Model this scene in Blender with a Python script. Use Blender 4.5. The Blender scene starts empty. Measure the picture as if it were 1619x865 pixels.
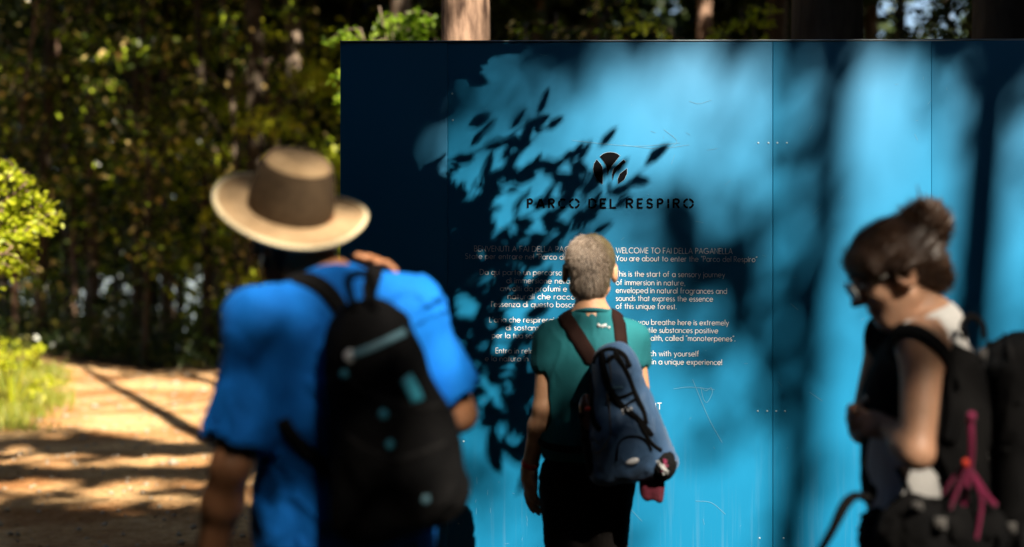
import bpy, math
import numpy as np
from mathutils import Vector, Matrix

scene = bpy.context.scene
col = scene.collection
RNG = np.random.default_rng(7)

# ------------------------------------------------------------------ camera
CAMH = 1.54
FPX = 2249.0
cam_d = bpy.data.cameras.new("camera")
cam_d.sensor_width = 36.0
cam_d.lens = 50.0
cam_d.clip_start = 0.05
cam_d.clip_end = 6000.0
cam_d.dof.use_dof = True
cam_d.dof.focus_distance = 5.6
cam_d.dof.aperture_fstop = 1.3
cam = bpy.data.objects.new("camera", cam_d)
cam.location = (0, 0, CAMH)
cam.rotation_euler = (math.radians(90), 0, 0)
col.objects.link(cam)
scene.camera = cam

# ------------------------------------------------------------------ sun and sky
AZ, EL = math.radians(24), math.radians(42)
SUN = np.array([math.sin(AZ) * math.cos(EL), -math.cos(AZ) * math.cos(EL), math.sin(EL)])
world = bpy.data.worlds.new("World")
scene.world = world
world.use_nodes = True
wn = world.node_tree
bg = wn.nodes["Background"]
sky = wn.nodes.new("ShaderNodeTexSky")
sky.sky_type = 'NISHITA'
sky.sun_disc = False
sky.sun_elevation = EL
sky.sun_rotation = math.pi - AZ
sky.air_density = 1.0
sky.dust_density = 1.0
wn.links.new(sky.outputs[0], bg.inputs[0])
bg.inputs[1].default_value = 0.05
sun_d = bpy.data.lights.new("sun", 'SUN')
sun_d.energy = 5.0
sun_d.angle = math.radians(0.5)
sun_d.color = (1.0, 0.90, 0.74)
sun = bpy.data.objects.new("sun", sun_d)
sun.rotation_euler = Vector(SUN).to_track_quat('Z', 'Y').to_euler()
sun.location = (8, -18, 20)
col.objects.link(sun)
scene.view_settings.view_transform = 'Standard'
scene.view_settings.look = 'None'
scene.view_settings.gamma = 1.0
scene.view_settings.use_curve_mapping = False
scene.view_settings.exposure = 1.7
scene.cycles.use_denoising = True
scene.cycles.max_bounces = 6
scene.cycles.sample_clamp_indirect = 4.0
scene.cycles.caustics_reflective = False
scene.cycles.caustics_refractive = False

# ------------------------------------------------------------------ helpers
def px(u, v, Y):
    """point at distance Y that the photograph shows at u, v"""
    return np.array([(u - 809.5) / FPX * Y, Y, CAMH - (v - 432.5) / FPX * Y])

def unit(v):
    v = np.asarray(v, float)
    return v / max(np.linalg.norm(v), 1e-9)

def mesh_np(name, V, F, smooth=True):
    """V (n,3); F list/array of faces, all of one size, or a list of lists"""
    me = bpy.data.meshes.new(name)
    V = np.asarray(V, np.float32)
    if isinstance(F, np.ndarray):
        k = F.shape[1]
        me.vertices.add(len(V)); me.vertices.foreach_set("co", V.ravel())
        me.loops.add(F.size); me.loops.foreach_set("vertex_index", F.astype(np.int32).ravel())
        me.polygons.add(len(F))
        me.polygons.foreach_set("loop_start", np.arange(0, F.size, k, dtype=np.int32))
        me.update(calc_edges=True)
    else:
        me.from_pydata([tuple(map(float, v)) for v in V], [], F)
        me.update()
    if smooth:
        me.polygons.foreach_set("use_smooth", np.ones(len(me.polygons), bool))
    return me

def link(name, me, mat, root=None, kind=None):
    o = bpy.data.objects.new(name, me)
    if mat is not None and (len(me.materials) == 0):
        me.materials.append(mat)
    if root is not None:
        o.parent = root
        base = root
        off = np.zeros(3)
        while base is not None:
            off += np.array(base.location); base = base.parent
        o.location = tuple(-off)
    if kind: o['kind'] = kind
    col.objects.link(o)
    return o

def part(name, VF, mat, root, smooth=True, kind=None):
    return link(name, mesh_np(name, VF[0], VF[1], smooth), mat, root, kind)

def thing(name, label, cat, loc=(0, 0, 0), group=None):
    o = bpy.data.objects.new(name, None)
    o.empty_display_size = 0.1
    o.location = loc
    o['label'] = label; o['category'] = cat
    if group: o['group'] = group
    col.objects.link(o)
    return o

def join(parts):
    Vs, Fs, n = [], [], 0
    for V, F in parts:
        V = np.asarray(V); Vs.append(V)
        if isinstance(F, np.ndarray): Fs.append(F + n)
        else: Fs.extend([[i + n for i in f] for f in F])
        n += len(V)
    V = np.concatenate(Vs)
    if Fs and isinstance(Fs[0], np.ndarray): return V, np.concatenate(Fs)
    return V, Fs

def box(c, h, R=None):
    s = np.array([[x, y, z] for x in (-1, 1) for y in (-1, 1) for z in (-1, 1)], float) * np.array(h)
    if R is not None: s = s @ np.asarray(R)
    F = np.array([[0, 1, 3, 2], [4, 6, 7, 5], [0, 4, 5, 1], [2, 3, 7, 6], [0, 2, 6, 4], [1, 5, 7, 3]])
    return s + np.array(c), F

def catmull(P, n=8):
    P = np.asarray(P, float)
    if len(P) < 3:
        t = np.linspace(0, 1, n + 1)[:, None]
        return P[0] * (1 - t) + P[-1] * t
    Q = np.vstack([2 * P[0] - P[1], P, 2 * P[-1] - P[-2]])
    out = []
    for i in range(1, len(Q) - 2):
        for t in np.linspace(0, 1, n, endpoint=False):
            a, b, c, d = Q[i - 1], Q[i], Q[i + 1], Q[i + 2]
            out.append(0.5 * (2 * b + (c - a) * t + (2 * a - 5 * b + 4 * c - d) * t * t + (3 * b - a - 3 * c + d) * t ** 3))
    out.append(Q[-2])
    return np.array(out)

def tube(P, r, sides=8, squash=None, up=None):
    """swept tube; r scalar or per point; squash=(width,thickness) factors about the 'up' hint"""
    P = np.asarray(P, float); n = len(P)
    r = np.broadcast_to(np.asarray(r, float), (n,))
    T = np.gradient(P, axis=0); T /= np.linalg.norm(T, axis=1)[:, None] + 1e-9
    if up is None:
        u0 = np.array([0.3, 0.2, 1.0]) if abs(T[0][2]) < 0.8 else np.array([1.0, 0.2, 0.1])
        U = np.tile(u0, (n, 1))
    else:
        U = np.broadcast_to(np.asarray(up, float), (n, 3))
    A = np.cross(T, U); A /= np.linalg.norm(A, axis=1)[:, None] + 1e-9
    B = np.cross(A, T)
    a = np.arange(sides) / sides * 2 * math.pi + (math.pi / sides)
    w, t = squash or (1, 1)
    ring = (A[:, None, :] * (np.cos(a) * w)[None, :, None] + B[:, None, :] * (np.sin(a) * t)[None, :, None]) * r[:, None, None] + P[:, None, :]
    V = ring.reshape(-1, 3)
    i, j = np.meshgrid(np.arange(n - 1), np.arange(sides), indexing='ij')
    j2 = (j + 1) % sides
    F = np.stack([i * sides + j, i * sides + j2, (i + 1) * sides + j2, (i + 1) * sides + j], -1).reshape(-1, 4)
    V = np.vstack([V, P[0], P[-1]])
    k = np.arange(sides)
    c0 = np.stack([np.full(sides, n * sides), (k + 1) % sides, k, k], -1)
    cap = []
    for q in range(0, sides, 2):
        cap.append([n * sides, (q + 2) % sides, (q + 1) % sides, q])
        o = (n - 1) * sides
        cap.append([n * sides + 1, o + q, o + (q + 1) % sides, o + (q + 2) % sides])
    return V, np.vstack([F, np.array(cap)])

def strap(P, w, t, up, n=8):
    """flat webbing of width w, thickness t; up = face normal hint (single or per control point)"""
    C = catmull(P, n)
    up = np.asarray(up, float)
    if up.ndim == 2: up = catmull(up, n)
    return tube(C, 1.0, 8, (w / 2 * 1.05, t / 2 * 1.1), up)

def wnoise(P, seed, f=1.0, octaves=4):
    """cheap smooth noise, about -1..1"""
    g = np.random.default_rng(seed)
    P = np.asarray(P, float); D = P.shape[-1]
    out = 0; amp = 1; tot = 0
    for o in range(octaves):
        acc = 0
        for _ in range(5):
            k = g.normal(size=D); k /= np.linalg.norm(k)
            acc = acc + np.sin((P @ k) * f * g.uniform(0.7, 1.4) * 6.28 + g.uniform(0, 6.28) + 1.3 * (acc if _ else 0))
        out = out + amp * acc / 3.2; tot += amp
        amp *= 0.55; f *= 2.05
    return out / tot

# ------------------------------------------------------------------ materials
def newmat(name):
    m = bpy.data.materials.new(name); m.use_nodes = True
    return m, m.node_tree, m.node_tree.nodes["Principled BSDF"]

def mat(name, c, rough=0.6, c2=None, scale=8.0, bump=0.0, bscale=None, spec=0.5, metal=0.0, stretch=(1, 1, 1), sheen=0.0, detail=4):
    m, nt, p = newmat(name)
    p.inputs["Roughness"].default_value = rough
    p.inputs["Specular IOR Level"].default_value = spec
    p.inputs["Metallic"].default_value = metal
    if sheen: p.inputs["Sheen Weight"].default_value = sheen
    p.inputs["Base Color"].default_value = (*c, 1)
    tc = nt.nodes.new("ShaderNodeTexCoord")
    mp = nt.nodes.new("ShaderNodeMapping"); mp.inputs["Scale"].default_value = stretch
    nt.links.new(tc.outputs["Object"], mp.inputs[0])
    if c2 is not None:
        no = nt.nodes.new("ShaderNodeTexNoise"); no.inputs["Scale"].default_value = scale; no.inputs["Detail"].default_value = detail
        nt.links.new(mp.outputs[0], no.inputs["Vector"])
        r = nt.nodes.new("ShaderNodeValToRGB")
        r.color_ramp.elements[0].position = 0.35; r.color_ramp.elements[1].position = 0.65
        r.color_ramp.elements[0].color = (*c, 1); r.color_ramp.elements[1].color = (*c2, 1)
        nt.links.new(no.outputs["Fac"], r.inputs[0]); nt.links.new(r.outputs[0], p.inputs["Base Color"])
    if bump:
        nb = nt.nodes.new("ShaderNodeTexNoise"); nb.inputs["Scale"].default_value = bscale or scale * 3; nb.inputs["Detail"].default_value = 5
        nt.links.new(mp.outputs[0], nb.inputs["Vector"])
        b = nt.nodes.new("ShaderNodeBump"); b.inputs["Strength"].default_value = bump; b.inputs["Distance"].default_value = 0.01
        nt.links.new(nb.outputs["Fac"], b.inputs["Height"]); nt.links.new(b.outputs[0], p.inputs["Normal"])
    return m

def leafmat(name, cols, trans, rough=0.45):
    """leaf colours picked at random per leaf, part of the light let through"""
    m, nt, p = newmat(name)
    g = nt.nodes.new("ShaderNodeNewGeometry")
    r = nt.nodes.new("ShaderNodeValToRGB")
    e = r.color_ramp.elements
    e[0].color = (*cols[0], 1); e[1].color = (*cols[-1], 1)
    if len(cols) > 8: r.color_ramp.interpolation = 'CONSTANT'; e[1].position = 1 - 1 / len(cols)
    for i, c in enumerate(cols[1:-1]):
        x = e.new((i + 1) / (len(cols) - (0 if len(cols) > 8 else 1))); x.color = (*c, 1)
    nt.links.new(g.outputs["Random Per Island"], r.inputs[0])
    nt.links.new(r.outputs[0], p.inputs["Base Color"])
    p.inputs["Roughness"].default_value = rough
    p.inputs["Specular IOR Level"].default_value = 0.4
    t = nt.nodes.new("ShaderNodeBsdfTranslucent")
    mx = nt.nodes.new("ShaderNodeMix"); mx.data_type = 'RGBA'; mx.blend_type = 'MULTIPLY'; mx.inputs[0].default_value = 1
    nt.links.new(r.outputs[0], mx.inputs[6]); mx.inputs[7].default_value = (1.3, 1.5, 0.7, 1)
    nt.links.new(mx.outputs[2], t.inputs[0])
    ms = nt.nodes.new("ShaderNodeMixShader"); ms.inputs[0].default_value = trans
    nt.links.new(p.outputs[0], ms.inputs[1]); nt.links.new(t.outputs[0], ms.inputs[2])
    nt.links.new(ms.outputs[0], nt.nodes["Material Output"].inputs[0])
    return m

def barkmat(name, c, c2, scale=10):
    return mat(name, c, 0.9, c2, scale, 1.0, scale * 1.6, 0.2, stretch=(1, 1, 0.3))

# ------------------------------------------------------------------ distance-field modelling
def smin(a, b, k):
    if k <= 0: return np.minimum(a, b)
    h = np.clip(0.5 + 0.5 * (b - a) / k, 0, 1)
    return b * (1 - h) + a * h - k * h * (1 - h)

class Field:
    def __init__(s): s.ops = []; s.clips = []; s.disp = None
    def cone(s, a, b, ra, rb=None, k=0.02, op='+'):
        a = np.array(a, float); b = np.array(b, float); rb = ra if rb is None else rb
        d = b - a; L = max(d @ d, 1e-9)
        def f(P):
            q = P - a; t = np.clip((q @ d) / L, 0, 1)
            return np.linalg.norm(q - t[..., None] * d, axis=-1) - (ra + (rb - ra) * t)
        m = max(ra, rb)
        s.ops.append((f, np.minimum(a, b) - m, np.maximum(a, b) + m, k, op)); return s
    def ell(s, c, r, R=None, k=0.02, op='+'):
        c = np.array(c, float); r = np.array(r, float); R = np.eye(3) if R is None else np.asarray(R, float)
        def f(P):
            q = (P - c) @ R.T
            k0 = np.linalg.norm(q / r, axis=-1); k1 = np.linalg.norm(q / (r * r), axis=-1)
            return k0 * (k0 - 1) / np.maximum(k1, 1e-6)
        m = np.sqrt((R ** 2 * (r ** 2)[:, None]).sum(0))
        s.ops.append((f, c - m, c + m, k, op)); return s
    def box(s, c, h, R=None, rd=0.01, k=0.01, op='+', taper=0.0):
        c = np.array(c, float); h = np.array(h, float); R = np.eye(3) if R is None else np.asarray(R, float)
        def f(P):
            q = (P - c) @ R.T
            if taper:
                sc = 1 - taper * q[..., 2] / h[2]
                q = q.copy(); q[..., 0] = q[..., 0] / np.clip(sc, 0.3, 3)
            q = np.abs(q) - (h - rd)
            return np.linalg.norm(np.maximum(q, 0), axis=-1) + np.minimum(q.max(-1), 0) - rd
        m = (np.abs(R) * (h * (1 + abs(taper)))[:, None]).sum(0)
        s.ops.append((f, c - m, c + m, k, op)); return s
    def clip(s, n, p):
        s.clips.append((unit(n), np.array(p, float))); return s
    def at(s, P):
        d = np.full(P.shape[:-1], 1.0)
        for f, lo, hi, k, op in s.ops:
            e = f(P)
            d = smin(d, e, k) if op == '+' else -smin(-d, e, k)
        if s.disp is not None: d = d + s.disp(P)
        for n, p in s.clips: d = np.maximum(d, (P - p) @ n)
        return d
    def mesh(s, h):
        lo = np.min([o[1] for o in s.ops if o[4] == '+'], 0) - 0.03
        hi = np.max([o[2] for o in s.ops if o[4] == '+'], 0) + 0.03
        n = np.ceil((hi - lo) / h).astype(int) + 1
        ax = [lo[i] + np.arange(n[i]) * h for i in range(3)]
        D = np.full(n, 1.0, np.float32)
        for f, a, b, k, op in s.ops:
            m = k + 0.03
            i0 = np.maximum(((a - m - lo) / h).astype(int), 0); i1 = np.minimum(((b + m - lo) / h).astype(int) + 2, n)
            if np.any(i1 <= i0): continue
            sl = tuple(slice(i0[i], i1[i]) for i in range(3))
            P = np.stack(np.meshgrid(*[ax[i][sl[i]] for i in range(3)], indexing='ij'), -1)
            e = f(P)
            D[sl] = smin(D[sl], e, k) if op == '+' else -smin(-D[sl], e, k)
        near = np.abs(D) < 0.05
        idx = np.argwhere(near)
        P = lo + idx * h
        dv = D[near].astype(float)
        if s.disp is not None: dv = dv + s.disp(P)
        for nn, p in s.clips: dv = np.maximum(dv, (P - p) @ nn)
        D[near] = dv
        if s.clips:
            ins = np.argwhere(D < -0.04)
            if len(ins):
                P = lo + ins * h; v = D[D < -0.04].astype(float)
                for nn, p in s.clips: v = np.maximum(v, (P - p) @ nn)
                D[tuple(ins.T)] = v
        return nets(D, lo, h)
    def project(s, P, off=0.0, it=6):
        P = np.array(P, float); e = 1e-3
        for _ in range(it):
            d = s.at(P)
            g = np.stack([(s.at(P + np.eye(3)[i] * e) - s.at(P - np.eye(3)[i] * e)) / (2 * e) for i in range(3)], -1)
            g /= np.linalg.norm(g, axis=-1)[..., None] + 1e-6
            P = P - g * (d - off)[..., None] * 0.9
        return P, g

def nets(D, lo, h):
    S = D < 0
    n = D.shape
    cnt = np.zeros((n[0] - 1, n[1] - 1, n[2] - 1), np.int8)
    corners = [(i, j, k) for i in (0, 1) for j in (0, 1) for k in (0, 1)]
    for i, j, k in corners:
        cnt += S[i:n[0] - 1 + i, j:n[1] - 1 + j, k:n[2] - 1 + k]
    act = (cnt > 0) & (cnt < 8)
    idx = np.argwhere(act)
    vid = np.full(act.shape, -1, np.int64); vid[act] = np.arange(len(idx))
    vals = np.stack([D[idx[:, 0] + i, idx[:, 1] + j, idx[:, 2] + k] for i, j, k in corners], -1).astype(float)
    acc = np.zeros((len(idx), 3)); c = np.zeros(len(idx))
    CO = np.array(corners, float)
    for a in range(8):
        for b in range(a + 1, 8):
            if abs(CO[a] - CO[b]).sum() != 1: continue
            m = (vals[:, a] < 0) != (vals[:, b] < 0)
            t = np.where(m, vals[:, a] / np.where(m, vals[:, a] - vals[:, b], 1), 0)
            acc += np.where(m[:, None], CO[a] + t[:, None] * (CO[b] - CO[a]), 0); c += m
    V = lo + (idx + acc / c[:, None]) * h
    F = []
    for ax in range(3):
        o1, o2 = [(1, 2), (2, 0), (0, 1)][ax]
        a = np.take(S, range(0, n[ax] - 1), ax); b = np.take(S, range(1, n[ax]), ax)
        e = np.argwhere(a != b)
        e = e[(e[:, o1] > 0) & (e[:, o2] > 0) & (e[:, o1] < n[o1] - 1) & (e[:, o2] < n[o2] - 1)]
        d1 = np.zeros(3, int); d1[o1] = 1; d2 = np.zeros(3, int); d2[o2] = 1
        q = [e - d1 - d2, e - d2, e, e - d1]
        q = np.stack([vid[tuple(x.T)] for x in q], -1)
        inside = S[tuple(e.T)]
        q = np.where(inside[:, None], q, q[:, ::-1])
        F.append(q)
    return V, np.concatenate(F)

def basis(fwd, up=(0, 0, 1)):
    """rows: right, forward, up"""
    f = unit(fwd); r = unit(np.cross(f, up)); u = np.cross(r, f)
    return np.array([r, f, u])
# ------------------------------------------------------------------ sunlight bookkeeping
# every sunbeam has two constants: c (sideways) and k (height); leaves are thinned along the beams that reach lit places
KC, KK = math.tan(AZ), math.tan(EL) / math.cos(AZ)
def blob(u, v, cu, cv, su, sv, a, rot=0):
    du, dv = u - cu, v - cv
    if rot:
        cr, sr = math.cos(math.radians(rot)), math.sin(math.radians(rot))
        du, dv = du * cr + dv * sr, -du * sr + dv * cr
    return a * np.exp(-0.5 * ((du / su) ** 2 + (dv / sv) ** 2))

def inpoly(u, v, poly):
    ins = np.zeros(u.shape, bool)
    n = len(poly)
    for i in range(n):
        x1, y1 = poly[i]; x2, y2 = poly[(i + 1) % n]
        c = ((y1 > v) != (y2 > v)) & (u < (x2 - x1) * (v - y1) / ((y2 - y1) if y2 != y1 else 1e-9) + x1)
        ins ^= c
    return ins

def T_board(u, v):
    d = .50
    for a in [(1010, 160, 50, 65, .5, 0), (1000, 210, 40, 40, .2, 0), (1120, 130, 35, 50, .3, 0), (1164, 215, 40, 60, .3, 0), (1392, 180, 38, 110, .55, 0), (1412, 270, 28, 80, .25, 0), (1486, 147, 16, 110, .4, 0),
              (1596, 240, 26, 110, .35, 0), (1600, 420, 30, 80, .3, 0), (1335, 600, 30, 170, .4, 0), (1010, 560, 90, 60, .1, 0), (1130, 800, 90, 90, .5, 0), (1040, 760, 60, 60, .2, 0), (790, 830, 80, 60, .45, 0), (760, 130, 40, 40, .1, 0),
              (1460, 420, 20, 120, .25, 0), (1320, 840, 60, 60, .4, 0), (1195, 160, 20, 80, .3, 0),
              (915, 98, 42, 40, -.5, 20), (840, 170, 40, 50, -.2, 0), (1072, 350, 34, 52, -.55, 0), (1130, 430, 40, 45, -.3, 0), (1184, 405, 26, 70, -.32, 0), (1085, 480, 60, 40, -.2, 0), (1180, 560, 60, 40, -.15, 0), (1100, 640, 60, 40, -.12, 0),
              (1251, 295, 20, 120, -.3, 4), (1235, 560, 20, 150, -.25, 0), (1590, 90, 40, 50, -.5, 0), (1555, 330, 22, 170, -.2, 0),
              (580, 250, 42, 260, -1.1, 0), (600, 420, 50, 130, -.5, 0), (620, 90, 90, 60, -1.1, 0), (600, 700, 60, 90, -.4, 0), (740, 768, 80, 26, -.35, 0)]:
        d = d + blob(u, v, *a)
    return np.clip(d, 0.02, 1)

PATH_LIT = [(20, 596), (120, 590), (340, 588), (440, 640), (430, 700), (345, 704), (290, 706), (140, 682), (60, 662), (-60, 655), (-80, 600)]
def T_ground(X, Y):
    Ys = np.maximum(Y, 1.0)
    u = 809.5 + X / Ys * FPX; v = 432.5 + CAMH / Ys * FPX
    P = np.stack([X, Y], -1)
    w = wnoise(P * np.array([1, .5]), 11, .55, 3)
    T = np.where((w > 0.55) & (Y > 8), 0.75, 0.02)
    T = np.where((u > -900) & (u < 620) & (v > 560) & (v < 1500), 0.03, T)
    ins = inpoly(u + 6 * np.sin(v * .3), v + 3 * np.sin(u * .08), PATH_LIT)
    T = np.where(ins, 1.0, T)
    w2 = wnoise(np.stack([u / 200, v / 34], -1), 5, 1.0, 3)
    T = np.where((v > 714) & (v < 742) & (u < 560) & (u > 30), np.where(w2 > -.5, .95, .06), T)
    T = np.where((v > 752) & (v < 806) & (u < 560), np.where(w2 > -.55, .95, .06), T)
    T = np.where((v > 590) & (v < 600) & (u < 300), .5, T)
    return T

def T_bg(c, k):
    w = wnoise(np.stack([c, k], -1), 21, 1.3, 3) + .5 * wnoise(np.stack([c, k], -1), 22, .25, 2)
    return np.where(w > 0.5, 1.0, 0.02)

def transmit(P):
    c = P[:, 0] + KC * P[:, 1]; k = P[:, 2] + KK * P[:, 1]
    Yg = k / KK; Xg = c - KC * Yg
    T = T_ground(Xg, Yg)
    T = np.where(k > 21.5, T_bg(c, k), T)
    def rec(Y):
        X = c - KC * Y; Z = k - KK * Y
        return X, Z, 809.5 + X / Y * FPX, 432.5 - (Z - CAMH) / Y * FPX
    # sunlit things further back
    for (Y, u0, u1, v0, v1, t) in [(10, -90, 140, 190, 460, 1), (7.4, 640, 850, -300, 110, .6), (12, 510, 740, -80, 100, .6), (20, 1060, 1160, -80, 90, .45),
                                   (10, 1190, 1290, -90, 90, 1), (16, -80, 60, 500, 640, 1), (22, 100, 260, 20, 130, .8), (22, 560, 1000, -50, 70, .5), (24, 0, 540, 0, 480, .05)]:
        X, Z, u, v = rec(Y)
        T = np.where((u > u0) & (u < u1) & (v > v0) & (v < v1) & (P[:, 1] < Y - .5), np.maximum(T, t), T)
    X, Z, u, v = rec(5.6)
    m = (X > -.72) & (X < 2.3) & (Z > 0) & (Z < 2.5)
    T = np.where(m, T_board(u, v), T)
    # three people
    X, Z, u, v = rec(4.5)
    m = (X > -.02) & (X < .56) & (Z > 0) & (Z < 1.72)
    TC = np.where(v < 500, np.clip((u - 870) / 30, .5, .97), np.clip((u - 860) / 140, .16, .9))
    TC = np.where((v > 715) & (u < 893), .04, TC)
    T = np.where(m, TC, T)
    X, Z, u, v = rec(3.1)
    m = (X > .55) & (X < 1.7) & (Z > 0) & (Z < 1.75)
    TW = np.where((((u < 1395) & (v > 520)) | ((u < 1425) & (v > 610))), .05, np.where(v > 440, np.where(u < 1480, .6, .75), .22)); TW = np.where(v > 715, .25, TW); TW = np.where(u > 1550, np.where(v < 620, .2, .5), TW)
    T = np.where(m, TW, T)
    X, Z, u, v = rec(2.9)
    m = (X > -.75) & (X < .02) & (Z > 0) & (Z < 1.88)
    TL = np.where((v < 345) & (u < 560), .38, np.where((v < 470) & (u > 515), .99, np.where(u > 630, .8, np.where(v < 640, np.where(u < 430, .36, .24), .08)))); TL = np.where((u > 690) & (v > 590), .5, TL)
    T = np.where(m, TL, T)
    return T, k

def leaf_quads(P, A, N, L, W, fold=0.25):
    """6-vertex leaves: base P, axis A, normal N, length L, width W"""
    A = A / np.linalg.norm(A, axis=1)[:, None]
    S = np.cross(A, N); S /= np.linalg.norm(S, axis=1)[:, None] + 1e-9
    N = np.cross(S, A)
    L = L[:, None]; W = W[:, None]
    p0 = P; p1 = P + A * L * .35 + S * W * .5 + N * W * fold * .4; p2 = P + A * L * .75 + S * W * .36
    p3 = P + A * L - N * L * .08; p4 = P + A * L * .75 - S * W * .36; p5 = P + A * L * .35 - S * W * .5 + N * W * fold * .4
    V = np.stack([p0, p1, p2, p3, p4, p5], 1).reshape(-1, 3)
    b = np.arange(len(P))[:, None] * 6
    F = np.concatenate([b + np.array([0, 1, 2, 3]), b + np.array([0, 3, 4, 5])])
    return V, F

def rhomb(P, A, N, L, W):
    A = A / np.linalg.norm(A, axis=1)[:, None]
    S = np.cross(A, N); S /= np.linalg.norm(S, axis=1)[:, None] + 1e-9
    L = L[:, None]; W = W[:, None]
    V = np.stack([P, P + A * L * .45 + S * W * .5, P + A * L, P + A * L * .45 - S * W * .5], 1).reshape(-1, 3)
    b = np.arange(len(P))[:, None] * 4
    return V, b + np.array([0, 1, 2, 3])

def rnd_dirs(n, g, zs=1.0):
    d = g.normal(size=(n, 3)); d[:, 2] *= zs
    return d / np.linalg.norm(d, axis=1)[:, None]

def clump_points(n, centre, radii, nclump, cr, g):
    """leaf points in clumps spread through an ellipsoid shell-heavy volume"""
    d = rnd_dirs(nclump, g); r = g.uniform(0.25, 1, nclump) ** 0.5
    C = centre + d * r[:, None] * radii
    i = g.integers(0, nclump, n)
    sz = g.uniform(.6, 1.4, nclump)
    return C[i] + g.normal(size=(n, 3)) * (cr * sz[i])[:, None] * np.array([1, 1, .55]), C

def ground_z(X, Y):
    X = np.asarray(X, float); Y = np.asarray(Y, float)
    P = np.stack([X, Y], -1)
    z = 0.02 * wnoise(P, 3, .5, 3) + 0.012 * wnoise(P, 4, 2.2, 3)
    z = z + np.clip(-(X + 5.6) * .12, 0, .35) * np.clip((Y - 9) / 4, 0, 1)
    z = z - np.clip(Y - 25, 0, 40) * .30
    return z
# ------------------------------------------------------------------ the ground and the lake
def soil_material():
    m, nt, p = newmat("soil")
    N, L = nt.nodes, nt.links
    tc = N.new("ShaderNodeTexCoord")
    n1 = N.new("ShaderNodeTexNoise"); n1.inputs["Scale"].default_value = .9; n1.inputs["Detail"].default_value = 6
    n2 = N.new("ShaderNodeTexNoise"); n2.inputs["Scale"].default_value = 14; n2.inputs["Detail"].default_value = 6
    n3 = N.new("ShaderNodeTexVoronoi"); n3.inputs["Scale"].default_value = 22
    for n in (n1, n2, n3): L.new(tc.outputs["Object"], n.inputs["Vector"])
    r1 = N.new("ShaderNodeValToRGB")
    e = r1.color_ramp.elements
    e[0].position = .38; e[0].color = (.40, .195, .075, 1); e[1].position = .62; e[1].color = (.76, .50, .25, 1)
    r2 = N.new("ShaderNodeValToRGB")
    e = r2.color_ramp.elements
    e[0].position = .35; e[0].color = (.68, .6, .52, 1); e[1].position = .7; e[1].color = (1, 1, 1, 1)
    L.new(n1.outputs["Fac"], r1.inputs[0]); L.new(n2.outputs["Fac"], r2.inputs[0])
    mx = N.new("ShaderNodeMix"); mx.data_type = 'RGBA'; mx.blend_type = 'MULTIPLY'; mx.inputs[0].default_value = 1
    L.new(r1.outputs[0], mx.inputs[6]); L.new(r2.outputs[0], mx.inputs[7])
    # dark forest humus beyond the path; near ground darkened to cut bounced light
    sp = N.new("ShaderNodeSeparateXYZ"); L.new(tc.outputs["Object"], sp.inputs[0])
    md = N.new("ShaderNodeMath"); md.operation = 'SUBTRACT'; md.inputs[1].default_value = 22.2; L.new(sp.outputs[1], md.inputs[0])
    ad = N.new("ShaderNodeMath"); ad.operation = 'ADD'; L.new(md.outputs[0], ad.inputs[0]); L.new(n1.outputs["Fac"], ad.inputs[1])
    nr = N.new("ShaderNodeMath"); nr.operation = 'SUBTRACT'; nr.inputs[0].default_value = 7.6; L.new(sp.outputs[1], nr.inputs[1])
    mxx = N.new("ShaderNodeMath"); mxx.operation = 'MAXIMUM'; L.new(ad.outputs[0], mxx.inputs[0]); L.new(nr.outputs[0], mxx.inputs[1])
    cl = N.new("ShaderNodeClamp"); L.new(mxx.outputs[0], cl.inputs[0])
    m2 = N.new("ShaderNodeMix"); m2.data_type = 'RGBA'
    L.new(cl.outputs[0], m2.inputs[0]); L.new(mx.outputs[2], m2.inputs[6]); m2.inputs[7].default_value = (.05, .035, .018, 1)
    L.new(m2.outputs[2], p.inputs["Base Color"])
    p.inputs["Roughness"].default_value = .95; p.inputs["Specular IOR Level"].default_value = .15
    a = N.new("ShaderNodeMath"); a.operation = 'ADD'; L.new(n2.outputs["Fac"], a.inputs[0]); L.new(n3.outputs["Distance"], a.inputs[1])
    b = N.new("ShaderNodeBump"); b.inputs["Strength"].default_value = .9; b.inputs["Distance"].default_value = .03
    L.new(a.outputs[0], b.inputs["Height"]); L.new(b.outputs[0], p.inputs["Normal"])
    return m

xs = np.concatenate([[-900, -300, -120, -60], np.arange(-36, -9, 1.0), np.arange(-9, 2, .11), np.arange(2, 36, 1.0), [60, 120, 300, 900]])
ys = np.concatenate([[-900, -300, -120, -60, -40], np.arange(-30, 6, .8), np.arange(6, 27, .11), np.arange(27, 66, 1.3)])
XX, YY = np.meshgrid(xs, ys, indexing='ij')
ZZ = ground_z(XX, YY)
V = np.stack([XX, YY, ZZ], -1).reshape(-1, 3)
i, j = np.meshgrid(np.arange(len(xs) - 1), np.arange(len(ys) - 1), indexing='ij')
ny = len(ys)
F = np.stack([i * ny + j, (i + 1) * ny + j, (i + 1) * ny + j + 1, i * ny + j + 1], -1).reshape(-1, 4)
M_soil = soil_material()
link("ground", mesh_np("ground", V, F), M_soil, None, 'structure')
m_water, nt, p = newmat("water")
p.inputs["Base Color"].default_value = (.30, .37, .43, 1); p.inputs["Roughness"].default_value = .12
p.inputs["Specular IOR Level"].default_value = .8
V = np.array([[-3000, 52, -9.5], [3000, 52, -9.5], [3000, 5000, -9.5], [-3000, 5000, -9.5]])
link("water", mesh_np("water", V, np.array([[0, 1, 2, 3]])), m_water, None, 'structure')

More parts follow.
